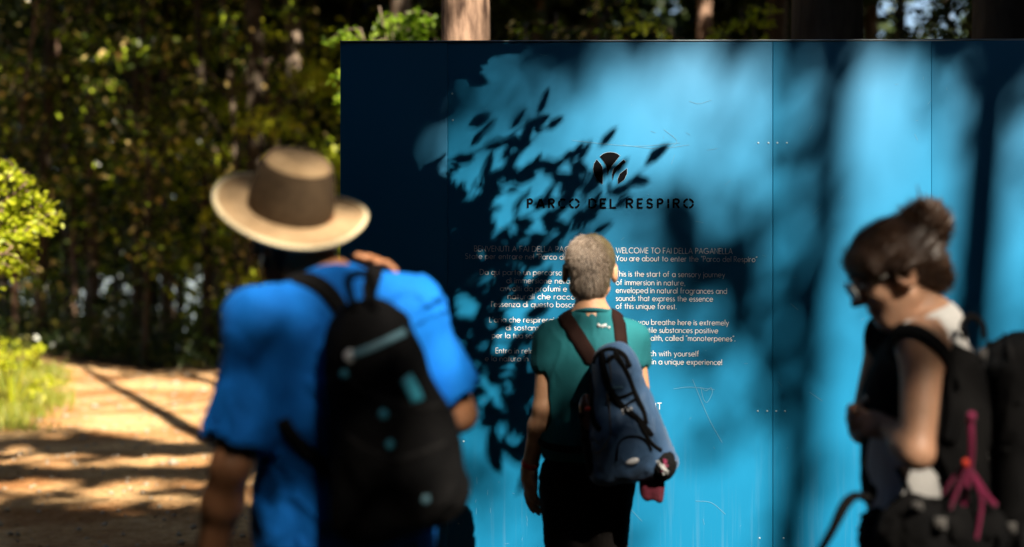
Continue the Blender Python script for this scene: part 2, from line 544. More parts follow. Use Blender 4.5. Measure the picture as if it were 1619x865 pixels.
# pebbles and leaf litter on the path: nobody could count them
g = np.random.default_rng(3)
n = 2600
X = g.uniform(-7.2, 1.0, n); Y = g.uniform(7.2, 22, n)
s = g.uniform(.008, .026, n) * np.where(g.random(n) < .04, 2.2, 1)
octv = np.array([[1, 0, 0], [0, 1, 0], [-1, 0, 0], [0, -1, 0], [0, 0, .7], [0, 0, -.7]], float)
octf = np.array([[0, 1, 4], [1, 2, 4], [2, 3, 4], [3, 0, 4], [1, 0, 5], [2, 1, 5], [3, 2, 5], [0, 3, 5]])
Vp = octv[None] * s[:, None, None] * g.uniform(.7, 1.3, (n, 6, 3)) + np.stack([X, Y, ground_z(X, Y) + s * .3], -1)[:, None, :]
Fp = (octf[None] + np.arange(n)[:, None, None] * 6).reshape(-1, 3)
link("pebbles", mesh_np("pebbles", Vp.reshape(-1, 3), Fp), mat("pebble", (.3, .24, .17), .9, (.42, .36, .28), 5), None, 'stuff')
n = 3500
X = g.uniform(-8, 2.5, n); Y = g.uniform(7, 24, n)
k = (wnoise(np.stack([X, Y], -1), 8, .5, 2) + g.uniform(-.5, .5, n)) > -.1
X, Y = X[k], Y[k]; n = len(X)
A = rnd_dirs(n, g, .15); Nn = rnd_dirs(n, g, 3)
Vl, Fl = rhomb(np.stack([X, Y, ground_z(X, Y) + .012], -1), A, Nn, g.uniform(.02, .05, n), g.uniform(.012, .03, n))
M_litter = leafmat("leaf_litter", [(.16, .08, .03), (.30, .17, .07), (.10, .05, .02), (.26, .17, .09)], .05, .9)
link("leaf_litter", mesh_np("leaf_litter", Vl, Fl), M_litter, None, 'stuff')

# grass on the bank left of the path
M_grass = leafmat("grass", [(.14, .20, .02), (.24, .28, .03), (.36, .34, .06), (.18, .22, .03)], .4)
n = 26000
X = g.uniform(-9.5, -3.6, n); Y = g.uniform(13.6, 20.8, n)
edge = -5.2 - (Y - 15.9) * .30 + .35 * wnoise(np.stack([X, Y], -1), 9, .4, 2)
k = X < edge - g.exponential(.12, n) * 0 + g.normal(0, .14, n)
X, Y = X[k], Y[k]; n = len(X)
h = g.uniform(.08, .24, n) * (1 + .5 * wnoise(np.stack([X, Y], -1), 12, .8, 2))
A = rnd_dirs(n, g, .1) * .55 + np.array([0, 0, 1]); Nn = rnd_dirs(n, g, .1)
Vl, Fl = rhomb(np.stack([X, Y, ground_z(X, Y)], -1), A, Nn, h, g.uniform(.008, .02, n))
link("grass", mesh_np("grass", Vl, Fl), M_grass, None, 'stuff')

# ------------------------------------------------------------------ trees
M_bark = [barkmat("bark_grey", (.10, .075, .055), (.22, .165, .12)), barkmat("bark_warm", (.06, .034, .024), (.30, .19, .13), 20), barkmat("bark_dark", (.035, .026, .018), (.08, .06, .042))]  # the dark bark puts the shade of unlit trunks into the colour
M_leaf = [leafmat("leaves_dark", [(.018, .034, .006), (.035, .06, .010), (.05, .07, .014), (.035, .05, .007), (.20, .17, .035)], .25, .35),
          leafmat("leaves_olive_sunflecks", [(.022, .038, .005), (.035, .055, .007), (.03, .045, .006), (.06, .08, .008), (.03, .045, .006), (.16, .20, .012), (.03, .04, .006), (.04, .06, .007), (.50, .62, .05), (.80, .60, .24)], .35, .22),  # last two bright tones paint in sunlit leaves for the blurred highlights
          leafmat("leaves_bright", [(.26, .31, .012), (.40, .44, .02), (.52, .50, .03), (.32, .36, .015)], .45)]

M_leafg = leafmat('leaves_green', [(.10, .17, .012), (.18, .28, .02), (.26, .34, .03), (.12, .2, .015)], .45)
M_canopy = leafmat('leaves_canopy', [(.016, .03, .006), (.03, .05, .010), (.04, .06, .012)], .2, .6)  # leaf colour kept dark so the crowns bounce little light

def trunk_mesh(x, y, r, h, lean=(0, 0), wob=.06, seed=0, limbs=None, r2=.5):
    g = np.random.default_rng(seed)
    z0 = float(ground_z(x, y)) - .15
    zs = np.linspace(0, h, 22)
    P = np.stack([x + lean[0] * zs / h + wob * np.sin(zs * .5 + g.uniform(0, 6)) * zs / h * 3, y + lean[1] * zs / h + wob * np.cos(zs * .43 + g.uniform(0, 6)) * zs / h * 3, z0 + zs], -1)
    R = r * (1 - (1 - r2) * zs / h); R[0] *= 1.55; R[1] *= 1.12
    V, F = tube(P, R, 14 if r > .1 else 8)
    # bark ridges
    d = wnoise(V * np.array([1, 1, .25]), seed + 5, 5.0, 2)
    c = np.interp(V[:, 2], P[:, 2], P[:, 0]), np.interp(V[:, 2], P[:, 2], P[:, 1])
    V = V + np.stack([(V[:, 0] - c[0]), (V[:, 1] - c[1]), np.zeros(len(V))], -1) * (.09 * d)[:, None]
    parts = [(V, F)]
    if limbs is not None:
        for q in limbs:
            zt = np.clip(q[2] - g.uniform(.3, 1.0) * (1 + .25 * np.hypot(q[0] - x, q[1] - y)), z0 + .2 * h, z0 + h * .97)
            s = np.array([np.interp(zt, P[:, 2], P[:, 0]), np.interp(zt, P[:, 2], P[:, 1]), zt])
            m = (s + q) / 2 + np.array([0, 0, .12 * np.linalg.norm(q - s)])
            rr = np.interp(zt, P[:, 2], R)
            parts.append(tube(catmull([s, m, q], 4), np.linspace(min(rr * .45, .05), .006, 9), 6))
    return join(parts)

PENDING = []
def finish_crowns():
    """thin the high canopy so that each sunbeam gets through as the photograph's light patches show"""
    P = np.concatenate([q[0] for q in PENDING]); L = np.concatenate([q[3] for q in PENDING])
    c = P[:, 0] + KC * P[:, 1]; k = P[:, 2] + KK * P[:, 1]
    cs = .22; ci = np.clip(((c + 40) / cs).astype(int), 1, 398); ki = np.clip(((k + 40) / cs).astype(int), 1, 598)
    H = np.zeros((400, 600)); np.add.at(H, (ci, ki), L * L * .4 * .5 / (cs * cs * math.cos(EL) * math.cos(AZ)))
    H = (H + np.roll(H, 1, 0) + np.roll(H, -1, 0)) / 3; H = (H + np.roll(H, 1, 1) + np.roll(H, -1, 1)) / 3
    T, _ = transmit(P)
    acc = np.clip(-np.log(np.clip(T, 1e-3, 1)) / np.maximum(H[ci, ki], .05), 0, 1)
    acc = np.where(T < .07, 1, acc)
    keep = np.random.default_rng(5).random(len(P)) < acc
    i = 0
    for (P, A, Nn, L, m, t) in PENDING:
        kp = keep[i:i + len(P)]; i += len(P)
        part("crown", rhomb(P[kp], A[kp], Nn[kp], L[kp], L[kp] * .8), m, t)
def tree(name, label, cat, x, y, r, h, c0, crad, nleaf, lsize, leafm, barkm, seed, nclump=40, cr=.45, group=None, lean=(0, 0), thin=True, tau=3.0, wob=.06, nlimb=14, cull=None):
    g = np.random.default_rng(seed)
    z0 = float(ground_z(x, y))
    t = thing(name, label, cat, (x, y, z0), group)
    zc = z0 + (c0 + h) / 2
    cen = np.array([x + lean[0] * .7, y + lean[1] * .7, zc])
    P, C = clump_points(nleaf, cen, np.array([crad, crad, (h - c0) / 2]), nclump, cr, g)
    P = P[P[:, 2] > z0 + .15]
    if cull is not None: P = P[cull(P)]
    n = len(P)
    A = rnd_dirs(n, g) + np.array([0, 0, -.25]); Nn = rnd_dirs(n, g) + np.array([0, 0, .8])
    L = lsize * g.uniform(.65, 1.3, n)
    if thin:
        # smaller leaves along beams reaching board and visitors, to soften their cast shade
        kk = P[:, 2] + KK * P[:, 1]; fine = (kk < 8.2) & (kk > 2)
        Pf = np.repeat(P[fine], 9, 0); Pf = Pf + g.normal(size=Pf.shape) * .16
        P = np.vstack([P[~fine], Pf]); n = len(P)
        L = np.concatenate([L[~fine], .115 * g.uniform(.65, 1.3, len(Pf))])
        A = rnd_dirs(n, g) + np.array([0, 0, -.25]); Nn = rnd_dirs(n, g) + np.array([0, 0, .8])
        limbs = C[g.permutation(len(C))[:nlimb]]
        if cull is not None and len(limbs): limbs = limbs[cull(limbs)]
        if len(limbs):
            tl, kl = transmit(limbs); limbs = limbs[(tl < .4) & ~((kl > 2) & (kl < 8.2))]
        part("trunk", trunk_mesh(x, y, r, h * .97, lean, wob, seed, limbs), barkm, t)
        PENDING.append((P, A, Nn, L, leafm, t))
        return t
    VF = leaf_quads(P, A, Nn, L, L * .55) if lsize < .13 else rhomb(P, A, Nn, L, L * .8)
    limbs = C[g.permutation(len(C))[:nlimb]]
    if thin and len(limbs):
        tl, kl = transmit(limbs); limbs = limbs[(tl < .4) & ~((kl > 2) & (kl < 8.2))]
    if cull is not None: limbs = limbs[cull(limbs)] if len(limbs) else limbs
    part("trunk", trunk_mesh(x, y, r, h * .97, lean, wob, seed, limbs), barkm, t)
    part("crown", VF, leafm, t)
    return t

def skygap(P):
    """places where the wood is open to the lake and the sky"""
    uu = 809.5 + P[:, 0] / np.maximum(P[:, 1], 1) * FPX; vv = 432.5 - (P[:, 2] - CAMH) / np.maximum(P[:, 1], 1) * FPX
    q = np.stack([uu, vv], -1)
    w = wnoise(q / 60.0, 77, .6, 2); w2 = wnoise(q / 13.0, 78, .55, 2)
    low = (vv > 432) & (vv < 508) & (uu > 110) & (uu < 390); sk = (((uu - 285) / 38) ** 2 + ((vv - 305) / 55) ** 2 < 1) & (w2 > .12)
    top = (vv < 90) & (uu > 1365) & (uu < 1535); lit = (vv < 500) & (w2 > .86)
    return ~((low & (w > -.25) & (w2 > .02)) | sk | (top & (w2 > -.35)) | lit) | (P[:, 1] < 12)

def behind(P):
    """keep what the open view between camera and board would not show (no twig hangs in front of it)"""
    u = 809.5 + P[:, 0] / np.maximum(P[:, 1], .1) * FPX; v = 432.5 - (P[:, 2] - CAMH) / np.maximum(P[:, 1], .1) * FPX
    return ~((P[:, 1] > -.5) & (P[:, 1] < 7.0) & (u > -250) & (u < 1870) & (v > -120))
def clear_path(P):
    u = 809.5 + P[:, 0] / np.maximum(P[:, 1], .1) * FPX; v = 432.5 - (P[:, 2] - CAMH) / np.maximum(P[:, 1], .1) * FPX
    return ~((P[:, 1] > -.5) & (P[:, 1] < 21.5) & (u > -200) & (u < 1850) & (v > -90))

# tall trees closing overhead and behind the camera, crowns shaped to shade the scene
TALL = [(6.30, -8.1, .115, 20), (5.97, -5.5, .135, 19)]
for (x, y) in [(-4.5, -2.5), (-9, 1), (-3, -9), (1, -7), (-8, -9), (13, -5), (9.5, -.5), (14.5, 2.5), (4, -15), (15, -14), (-2, -16), (20, -6),
               (9, 4.5), (14, 8), (-10, 7), (-12, 13), (8.5, 10.5), (13, 14.5), (5.5, 15.5), (-13.5, 19), (9, 20), (3.5, 21.5), (-1.2, 17.5), (20, 6), (20, 14), (-4.6, 25.5), (-10, 26),
               (15, 21), (1.2, 27.5), (6.5, 28), (12.5, 29), (-15, 30), (-7.5, 31), (-2.5, 33), (4, 34), (10, 36), (-12, 37), (-5, 39), (1, 41), (7, 42), (-9, 44), (14, 44)]:
    q = RNG.uniform(-.7, .7, 2)
    TALL.append((x + q[0], y + q[1], RNG.uniform(.13, .24), RNG.uniform(15.5, 18)))
for n, (x, y, r, h) in enumerate(TALL):
    far = y > 24
    if n == 0: lab, grp = "slender straight tree behind the camera whose trunk shades the middle of the board", None
    elif n == 1: lab, grp = "thicker tree behind the camera whose trunk shades the right edge of the board", None
    elif far: lab, grp = "tall forest tree with a high crown standing on the slope down to the lake", "tall trees on the slope"
    else: lab, grp = "tall forest tree with a high crown shaped to shade the clearing", "tall trees round the clearing"
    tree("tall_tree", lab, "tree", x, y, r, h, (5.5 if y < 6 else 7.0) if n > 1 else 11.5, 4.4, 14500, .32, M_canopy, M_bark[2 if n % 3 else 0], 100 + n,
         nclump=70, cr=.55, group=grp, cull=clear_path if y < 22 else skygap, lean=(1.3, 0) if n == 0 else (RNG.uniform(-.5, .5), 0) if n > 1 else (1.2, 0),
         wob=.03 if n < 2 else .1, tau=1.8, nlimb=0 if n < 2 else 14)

# trees seen over and beside the board
def viewtree(u, Y, r, h, c0, crad, nleaf, ls, lm, bm, seed, name, label, lean=(0, 0), cr=.3, ncl=30, cull=clear_path, thin=True):
    X = (u - 809.5) / FPX * Y
    return tree(name, label, "tree", X, Y, r, h, c0, crad, nleaf, ls, lm, bm, seed, nclump=ncl, cr=cr, lean=lean, cull=cull, thin=thin, wob=.03)
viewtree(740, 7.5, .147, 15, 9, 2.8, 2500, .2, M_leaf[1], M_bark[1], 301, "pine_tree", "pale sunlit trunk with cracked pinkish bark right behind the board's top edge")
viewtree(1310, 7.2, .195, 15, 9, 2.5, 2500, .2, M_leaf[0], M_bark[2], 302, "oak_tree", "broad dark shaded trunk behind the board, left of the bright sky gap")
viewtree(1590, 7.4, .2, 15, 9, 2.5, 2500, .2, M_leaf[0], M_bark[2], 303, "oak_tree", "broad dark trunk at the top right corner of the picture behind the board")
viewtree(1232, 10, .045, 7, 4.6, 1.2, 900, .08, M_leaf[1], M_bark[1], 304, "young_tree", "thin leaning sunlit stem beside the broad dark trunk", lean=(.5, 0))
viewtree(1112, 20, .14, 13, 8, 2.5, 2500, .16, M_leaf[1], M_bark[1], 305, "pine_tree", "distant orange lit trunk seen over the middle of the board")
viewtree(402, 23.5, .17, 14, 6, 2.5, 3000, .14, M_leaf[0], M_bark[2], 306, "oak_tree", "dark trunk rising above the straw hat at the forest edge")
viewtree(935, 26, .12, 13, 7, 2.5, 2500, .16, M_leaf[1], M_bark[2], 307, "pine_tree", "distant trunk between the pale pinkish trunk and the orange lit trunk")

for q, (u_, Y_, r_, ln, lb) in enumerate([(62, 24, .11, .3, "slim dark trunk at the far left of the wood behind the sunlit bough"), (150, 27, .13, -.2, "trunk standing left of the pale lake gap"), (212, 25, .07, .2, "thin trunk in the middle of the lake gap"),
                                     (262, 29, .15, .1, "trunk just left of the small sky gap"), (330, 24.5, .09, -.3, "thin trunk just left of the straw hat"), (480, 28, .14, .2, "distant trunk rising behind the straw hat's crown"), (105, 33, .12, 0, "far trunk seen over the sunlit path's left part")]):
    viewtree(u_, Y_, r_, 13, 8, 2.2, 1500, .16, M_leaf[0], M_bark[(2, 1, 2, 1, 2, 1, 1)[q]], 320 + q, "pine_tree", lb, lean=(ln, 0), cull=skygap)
# understorey: leafy young trees at the forest edge
k = 0
US = []
for Y0, cnt, u0, u1 in [(23.5, 5, -160, 560), (27, 7, -160, 600), (31, 8, -160, 640), (36, 8, -160, 700), (42, 8, -160, 700), (30, 5, 640, 1700), (38, 5, 600, 1700)]:
    for q in range(cnt):
        u = u0 + (u1 - u0) * (q + RNG.uniform(.2, .8)) / cnt
        US.append((u, Y0 + RNG.uniform(-1, 1)))
for n, (u, Y) in enumerate(US):
    X = (u - 809.5) / FPX * Y
    z0 = float(ground_z(X, Y))
    h = RNG.uniform(5.5, 9) - z0 * .8
    tree("understorey_tree", "slim leafy young tree in the dim wood beyond the path", "tree", X, Y, RNG.uniform(.04, .085), h, .8 - z0 * .25, RNG.uniform(1.1, 1.7), 2700, .128,
         M_leaf[[0, 1, 1, 1, 2][n % 5]], M_bark[[0, 1, 2][n % 3]], 400 + n, nclump=42, cr=.24, group="young trees under the canopy", thin=False, cull=skygap, nlimb=22, lean=(RNG.uniform(-.4, .4), 0))

# unseen thickets added behind and beside the visitors to keep out sky light
for n, (x, y) in enumerate([(-6, -4), (-3, -6), (0, -5), (3, -6.5), (6, -5), (9, -5.5), (11, -2), (11.5, 1.5), (11, 5), (-8, 0), (-8.5, 4), (-9.5, 9), (6.5, 9), (9, 8), (5.5, 12.5), (9, 14), (12, 11), (-12, -6), (-7, -9), (2, -10), (8, -10), (14, -9), (-5, -8), (-10, -3), (-10.5, 6), (13, 3), (12.5, 7), (7.5, 4), (7.2, 1), (6.8, -2.2), (-6, 1.5), (-5.5, 4)]):
    tree("sky_screen_tree", "unseen bushy dark tree added to keep sky light off the clearing", "tree", x, y, .06, 7.0, .2, 2.5, 6500, .26, M_canopy, M_bark[2], 700 + n,
         nclump=60, cr=.4, group="unseen thickets added against sky light", cull=clear_path, nlimb=10)

# closer sunlit boughs that show just above the board's left end and along its top edge
def leafy(name, label, base, tips, nleaf, ls, lm, bm, seed, spread, r0=.03, cat="tree", per_tip=1, droop=.15):
    g = np.random.default_rng(seed)
    t = thing(name, label, cat, tuple(base), None)
    base = np.array(base, float)
    tubes = []; LP = []; LA = []
    for q in tips:
        q = np.array(q, float)
        m = base * .45 + q * .55; m[2] = base[2] + (q[2] - base[2]) * .75
        C = catmull([base, m, q], 8)
        tubes.append(tube(C, np.linspace(r0, .006, len(C)), 7))
        for _ in range(7 * per_tip):
            s = C[g.integers(len(C) // 2, len(C))]
            e = s + rnd_dirs(1, g, .4)[0] * spread * g.uniform(.5, 1.2) + np.array([0, 0, -.05])
            tw = catmull([s, (s + e) / 2 + [0, 0, .04], e], 5)
            tubes.append(tube(tw, np.linspace(.006, .002, len(tw)), 5))
            n = max(3, int(nleaf / (len(tips) * 7 * per_tip)))
            f = g.uniform(.15, 1.0, n)
            b = s + (e - s) * f[:, None]
            LP.append(b + g.normal(size=(n, 3)) * .03 * spread * 3); d = unit(e - s)
            LA.append(d * .7 + rnd_dirs(n, g) + np.array([0, 0, -droop]))
    P = np.concatenate(LP); A = np.concatenate(LA)
    n = len(P); Nn = rnd_dirs(n, g) * .7 + np.array([0, 0, .9]) * .6 + SUN * .5
    L = ls * g.uniform(.7, 1.25, n)
    part("trunk", join(tubes), bm, t)
    part("crown", leaf_quads(P, A, Nn, L, L * .6), lm, t)
    return t
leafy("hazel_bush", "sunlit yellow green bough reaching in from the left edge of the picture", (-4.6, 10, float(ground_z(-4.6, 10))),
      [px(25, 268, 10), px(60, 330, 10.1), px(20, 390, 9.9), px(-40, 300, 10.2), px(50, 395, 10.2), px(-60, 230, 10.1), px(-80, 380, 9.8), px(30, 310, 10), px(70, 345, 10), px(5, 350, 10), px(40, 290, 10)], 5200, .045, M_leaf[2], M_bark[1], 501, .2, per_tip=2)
leafy("elder_sapling", "spindly sunlit sapling on the grass bank at the left edge", (-5.55, 15.8, float(ground_z(-5.55, 15.8))),
      [px(22, 540, 15.6), px(60, 548, 15.4), px(-10, 545, 16), px(8, 570, 15.7), px(70, 600, 15.6)], 330, .06, M_leaf[2], M_leaf[2], 502, .2, .014)
leafy("beech_sapling", "bright green bough showing over the board's top left corner", (-.8, 12.6, 0),
      [px(570, 45, 12), px(620, 52, 12), px(670, 50, 12.1), px(640, 20, 12), px(600, 10, 12.2), px(560, 70, 12.1), px(690, 60, 12), px(650, 62, 12), px(590, 60, 11.9)], 2300, .07, M_leafg, M_bark[0], 503, .30, .013)
leafy("beech_sapling", "fine green twigs over the board beside the orange lit trunk", (2.5, 13, 0),
      [px(1150, 55, 13), px(1190, 40, 13), px(1170, 15, 13), px(1010, 20, 13), px(1060, 45, 13.2), px(1220, 60, 13)], 800, .06, M_leaf[2], M_bark[0], 504, .3, .013)
leafy("beech_sapling", "dark twigs crossing the bright sky gap between the two broad trunks", (5.1, 13, 0),
      [px(1420, 50, 13), px(1470, 30, 13), px(1510, 15, 13), px(1390, 10, 13), px(1450, -30, 13), px(1520, 55, 13)], 1500, .06, M_leaf[0], M_bark[2], 505, .4)
leafy("beech_sapling", "green twigs over the board between the pinkish trunk and the middle", (.3, 14, 0),
      [px(830, 40, 14), px(880, 20, 14), px(930, 45, 14), px(960, 15, 14), px(850, 60, 14.2)], 900, .065, M_leaf[1], M_bark[0], 506, .4)

finish_crowns()
# low undergrowth along the far side of the path and the wood far off
g = np.random.default_rng(31)
n = 24000
X = g.uniform(-11, 5, n); Y = g.uniform(22.8, 28, n)
hh = .75 + .35 * wnoise(np.stack([X, Y], -1), 41, .4, 2)
Z = ground_z(X, Y) + g.uniform(0, 1, n) * hh * np.clip((Y - 22.5) / 1.2, .2, 1)
A = rnd_dirs(n, g) + np.array([0, 0, .4]); Nn = rnd_dirs(n, g) + np.array([0, -.3, .6])
L = g.uniform(.06, .15, n)
link("undergrowth", mesh_np("undergrowth", *rhomb(np.stack([X, Y, Z], -1), A, Nn, L, L * .5)), M_leaf[0], None, 'stuff')
n = 95000
Y = g.uniform(52, 60, n); X = g.uniform(-.5, .5, n) * Y; Z = g.uniform(-9, 15, n)
uu = 809.5 + X / Y * FPX; vv = 432.5 - (Z - CAMH) / Y * FPX
k = skygap(np.stack([X, Y, Z], -1)) & (wnoise(np.stack([uu, vv], -1) / 100, 51, .8, 3) < .85)
X, Y, Z = X[k], Y[k], Z[k]; n = len(X)
L = g.uniform(.25, .55, n)
link("distant_wood", mesh_np("distant_wood", *rhomb(np.stack([X, Y, Z], -1), rnd_dirs(n, g), rnd_dirs(n, g) + np.array([0, -.8, .3]), L, L * .8)), M_leaf[0], None, 'stuff')

# the beech beside the board: its boughs hang over the visitors, out of the picture, and throw the crisp leaf shadows
def board_ray(u, v, t):
    return px(u, v, 5.6) + SUN * t
g = np.random.default_rng(61)
tb = thing("beech_tree", "beech leaning in from the left whose low boughs throw leaf shadows on the board", "tree", (-3.4, 2.2, 0))
tips = []; LP, LA, LL, LN = [], [], [], []
E1 = unit(np.array([1, 0, 0]) - SUN * SUN[0]); 
def bvec(ang):
    """direction in space, square to the sun, whose shadow on the board points at angle ang"""
    d = np.array([math.cos(ang), 0, math.sin(ang)])
    return unit(d - SUN * (d @ SUN))
tubes = []
starts = []
def twig(pts, t0, t1, leafL=.085, gap=.027, dens=1, spread=.09):
    t0 += .8; t1 += .8
    pts = np.array(pts, float)
    C2 = catmull(np.column_stack([pts, np.zeros(len(pts))]), 8)[:, :2]
    tt = np.linspace(t0, t1, len(C2))
    C = np.array([board_ray(a, b, t) for (a, b), t in zip(C2, tt)])
    tubes.append(tube(C, np.linspace(.007, .002, len(C)), 5)); starts.append(C[0])
    seg = np.linalg.norm(np.diff(C, axis=0), axis=1); S = np.concatenate([[0], np.cumsum(seg)])
    side = 1
    for s in np.arange(.03, S[-1], gap / dens):
        p = np.array([np.interp(s, S, C[:, i]) for i in range(3)])
        i = min(int(np.searchsorted(S, s)), len(C) - 1)
        du, dv = C2[i] - C2[max(i - 1, 0)]
        ang = math.atan2(-dv, du) + side * math.radians(g.uniform(6, 42)); side = -side
        a = bvec(ang) + rnd_dirs(1, g)[0] * .15
        LP.append(p + g.normal(size=3) * spread * .3 + SUN * g.normal() * .35); LA.append(a); LL.append(leafL * g.uniform(.5, 1.25)); LN.append(SUN + rnd_dirs(1, g)[0] * .45)
TW = [([(500, 400), (600, 330), (700, 262), (790, 225), (862, 180)], 2.3, 1.8, 1.0), ([(560, 460), (680, 370), (780, 300), (870, 262), (935, 232)], 2.6, 2.1, 1.3),
      ([(600, 500), (700, 430), (800, 360), (890, 310), (945, 262)], 2.8, 2.2, 1.6), ([(600, 540), (720, 470), (820, 420), (880, 385)], 2.9, 2.4, 1.4),
      ([(900, 400), (950, 320), (1000, 280), (1042, 248)], 2.5, 2.2, .8),
      ([(560, 600), (680, 560), (780, 500), (850, 465)], 3.0, 2.6, 1.5), ([(620, 640), (720, 610), (800, 570), (860, 540)], 3.1, 2.7, 1.5),
      ([(640, 560), (740, 560), (800, 620), (830, 690)], 3.0, 2.9, 1.6), ([(700, 600), (760, 640), (790, 690), (800, 700)], 3.0, 2.9, 1.6), ([(840, 540), (830, 620), (825, 700), (830, 750)], 3.0, 2.9, 1.8),
      ([(520, 330), (600, 270), (650, 215), (690, 185)], 2.2, 1.9, .9), ([(520, 260), (590, 220), (640, 170), (700, 125)], 1.8, 1.5, 1.8), ([(540, 180), (620, 150), (700, 115), (785, 78)], 1.6, 1.3, 2.2),
      ([(560, 120), (650, 100), (720, 80), (800, 64)], 1.5, 1.2, 2.2), ([(520, 90), (620, 70), (720, 50), (800, 40)], 1.5, 1.2, 2.0), ([(640, 420), (740, 330), (800, 270), (850, 215)], 2.5, 2.0, 1.1),
      ([(560, 380), (640, 350), (720, 330), (790, 290)], 2.5, 2.3, 1.2), ([(760, 440), (840, 380), (900, 350), (940, 310)], 2.7, 2.5, 1.2), ([(600, 420), (660, 400), (740, 400), (820, 400)], 2.8, 2.6, 1.2),
      ([(800, 560), (850, 600), (860, 660), (850, 700)], 3.0, 2.9, 1.5), ([(700, 520), (730, 560), (740, 600)], 3., 2.9, 1.3)]
for pts, t0, t1, d in TW: twig(pts, t0, t1, dens=d)
# dense foliage over the left end
n = 9000
u = g.uniform(430, 900, n); v = g.uniform(-10, 640, n)
lim = np.interp(v, [0, 66, 90, 120, 150, 200, 230, 260, 330, 400, 470, 560, 640], [800, 785, 740, 700, 655, 625, 615, 640, 770, 850, 850, 790, 730])
edge = lim - 18 * np.abs(np.sin(v * .11)) - g.exponential(85, n) * (v > 240)
clus = wnoise(np.stack([u, v], -1) / 100, 19, 1.6, 2)
edge = np.where((v > 230) & (u > 690) & (clus < np.where(v > 350, .34, .12)), 0, edge)
k = u < edge
u, v = u[k], v[k]
for a, b in zip(u, v):
    t = 1.5 + 1.6 * np.clip(b / 500, 0, 1) + g.uniform(-.15, .7)
    LP.append(board_ray(a, b, t)); LA.append(bvec(g.uniform(-.3, 1.6)) + rnd_dirs(1, g)[0] * .25); LL.append(.09 * g.uniform(.7, 1.2)); LN.append(SUN + rnd_dirs(1, g)[0] * .5)
P = np.array(LP); A = np.array(LA); L = np.array(LL)
u_ = 809.5 + P[:, 0] / P[:, 1] * FPX; v_ = 432.5 - (P[:, 2] - CAMH) / P[:, 1] * FPX
vis = (v_ > -25) & (u_ > -60) & (u_ < 1680)
print("leaf shadows dropped because the caster would show:", int(vis.sum()), "of", len(P))
k = ~vis
P, A, L, Nn = P[k], A[k], L[k], np.array(LN)[k]
part("crown", leaf_quads(P, A, Nn, L, L * .43), M_leaf[1], tb)
bh = [np.array([-2.9, 2.3, 3.4]), np.array([-1.6, 2.9, 3.75])]
for s in starts:
    m = (s + bh[1]) / 2 + np.array([0, 0, .12])
    tubes.append(tube(catmull([bh[1], m, s], 6), np.linspace(.018, .007, 13), 6))
tubes.append(tube(catmull([[-3.3, 2.2, 2.6], bh[0], bh[1]], 8), np.linspace(.07, .022, 17), 8))
tubes.append(trunk_mesh(-3.4, 2.2, .15, 9, (-.6, -.6), .06, 62, None))
part("trunk", join(tubes), M_bark[0], tb)
# ------------------------------------------------------------------ the blue board
YB = 5.6
def bx(u): return (u - 809.5) / FPX * YB
def bz(v): return CAMH - (v - 432.5) / FPX * YB
def paint():
    m, nt, p = newmat("blue_paint")
    N, L = nt.nodes, nt.links
    tc = N.new("ShaderNodeTexCoord")
    n1 = N.new("ShaderNodeTexNoise"); n1.inputs["Scale"].default_value = 1.4; n1.inputs["Detail"].default_value = 5
    mp = N.new("ShaderNodeMapping"); mp.inputs["Scale"].default_value = (60, 1, 2.2)
    n2 = N.new("ShaderNodeTexNoise"); n2.inputs["Scale"].default_value = 1.0; n2.inputs["Detail"].default_value = 3
    L.new(tc.outputs["Object"], n1.inputs["Vector"]); L.new(tc.outputs["Object"], mp.inputs[0]); L.new(mp.outputs[0], n2.inputs["Vector"])
    r = N.new("ShaderNodeValToRGB"); e = r.color_ramp.elements
    e[0].position = .3; e[0].color = (.004, .140, .285, 1); e[1].position = .7; e[1].color = (.006, .158, .315, 1)
    L.new(n1.outputs["Fac"], r.inputs[0])
    # drip marks and splashed dust near the ground
    sp = N.new("ShaderNodeSeparateXYZ"); L.new(tc.outputs["Object"], sp.inputs[0])
    mr = N.new("ShaderNodeMapRange"); mr.inputs[1].default_value = 1.0; mr.inputs[2].default_value = .2; mr.inputs[3].default_value = 0; mr.inputs[4].default_value = 1
    L.new(sp.outputs[2], mr.inputs[0])
    r2 = N.new("ShaderNodeValToRGB"); e = r2.color_ramp.elements
    e[0].position = .52; e[0].color = (0, 0, 0, 1); e[1].position = .72; e[1].color = (1, 1, 1, 1)
    L.new(n2.outputs["Fac"], r2.inputs[0])
    mu = N.new("ShaderNodeMath"); mu.operation = 'MULTIPLY'; L.new(mr.outputs[0], mu.inputs[0]); L.new(r2.outputs[0], mu.inputs[1])
    mu2 = N.new("ShaderNodeMath"); mu2.operation = 'MULTIPLY'; L.new(mu.outputs[0], mu2.inputs[0]); mu2.inputs[1].default_value = .10
    mx = N.new("ShaderNodeMix"); mx.data_type = 'RGBA'
    L.new(mu2.outputs[0], mx.inputs[0]); L.new(r.outputs[0], mx.inputs[6]); mx.inputs[7].default_value = (.3, .36, .4, 1)
    L.new(mx.outputs[2], p.inputs["Base Color"])
    p.inputs["Roughness"].default_value = .5; p.inputs["Specular IOR Level"].default_value = .22
    b = N.new("ShaderNodeBump"); b.inputs["Strength"].default_value = .08; b.inputs["Distance"].default_value = .02
    L.new(n1.outputs["Fac"], b.inputs["Height"]); L.new(b.outputs[0], p.inputs["Normal"])
    return m
M_paint = paint()
M_black = mat("cutout_dark_paint", (.003, .003, .004), .9, spec=.05)  # flat black pieces paint the dark seen through cut-out letters and emblem
M_white = mat("white_vinyl", (.78, .78, .78), .5)
M_pale = mat("bare_edge_and_glint", (.35, .42, .47), .45)
M_steel = mat("dark_steel", (.03, .035, .04), .5, metal=.6)

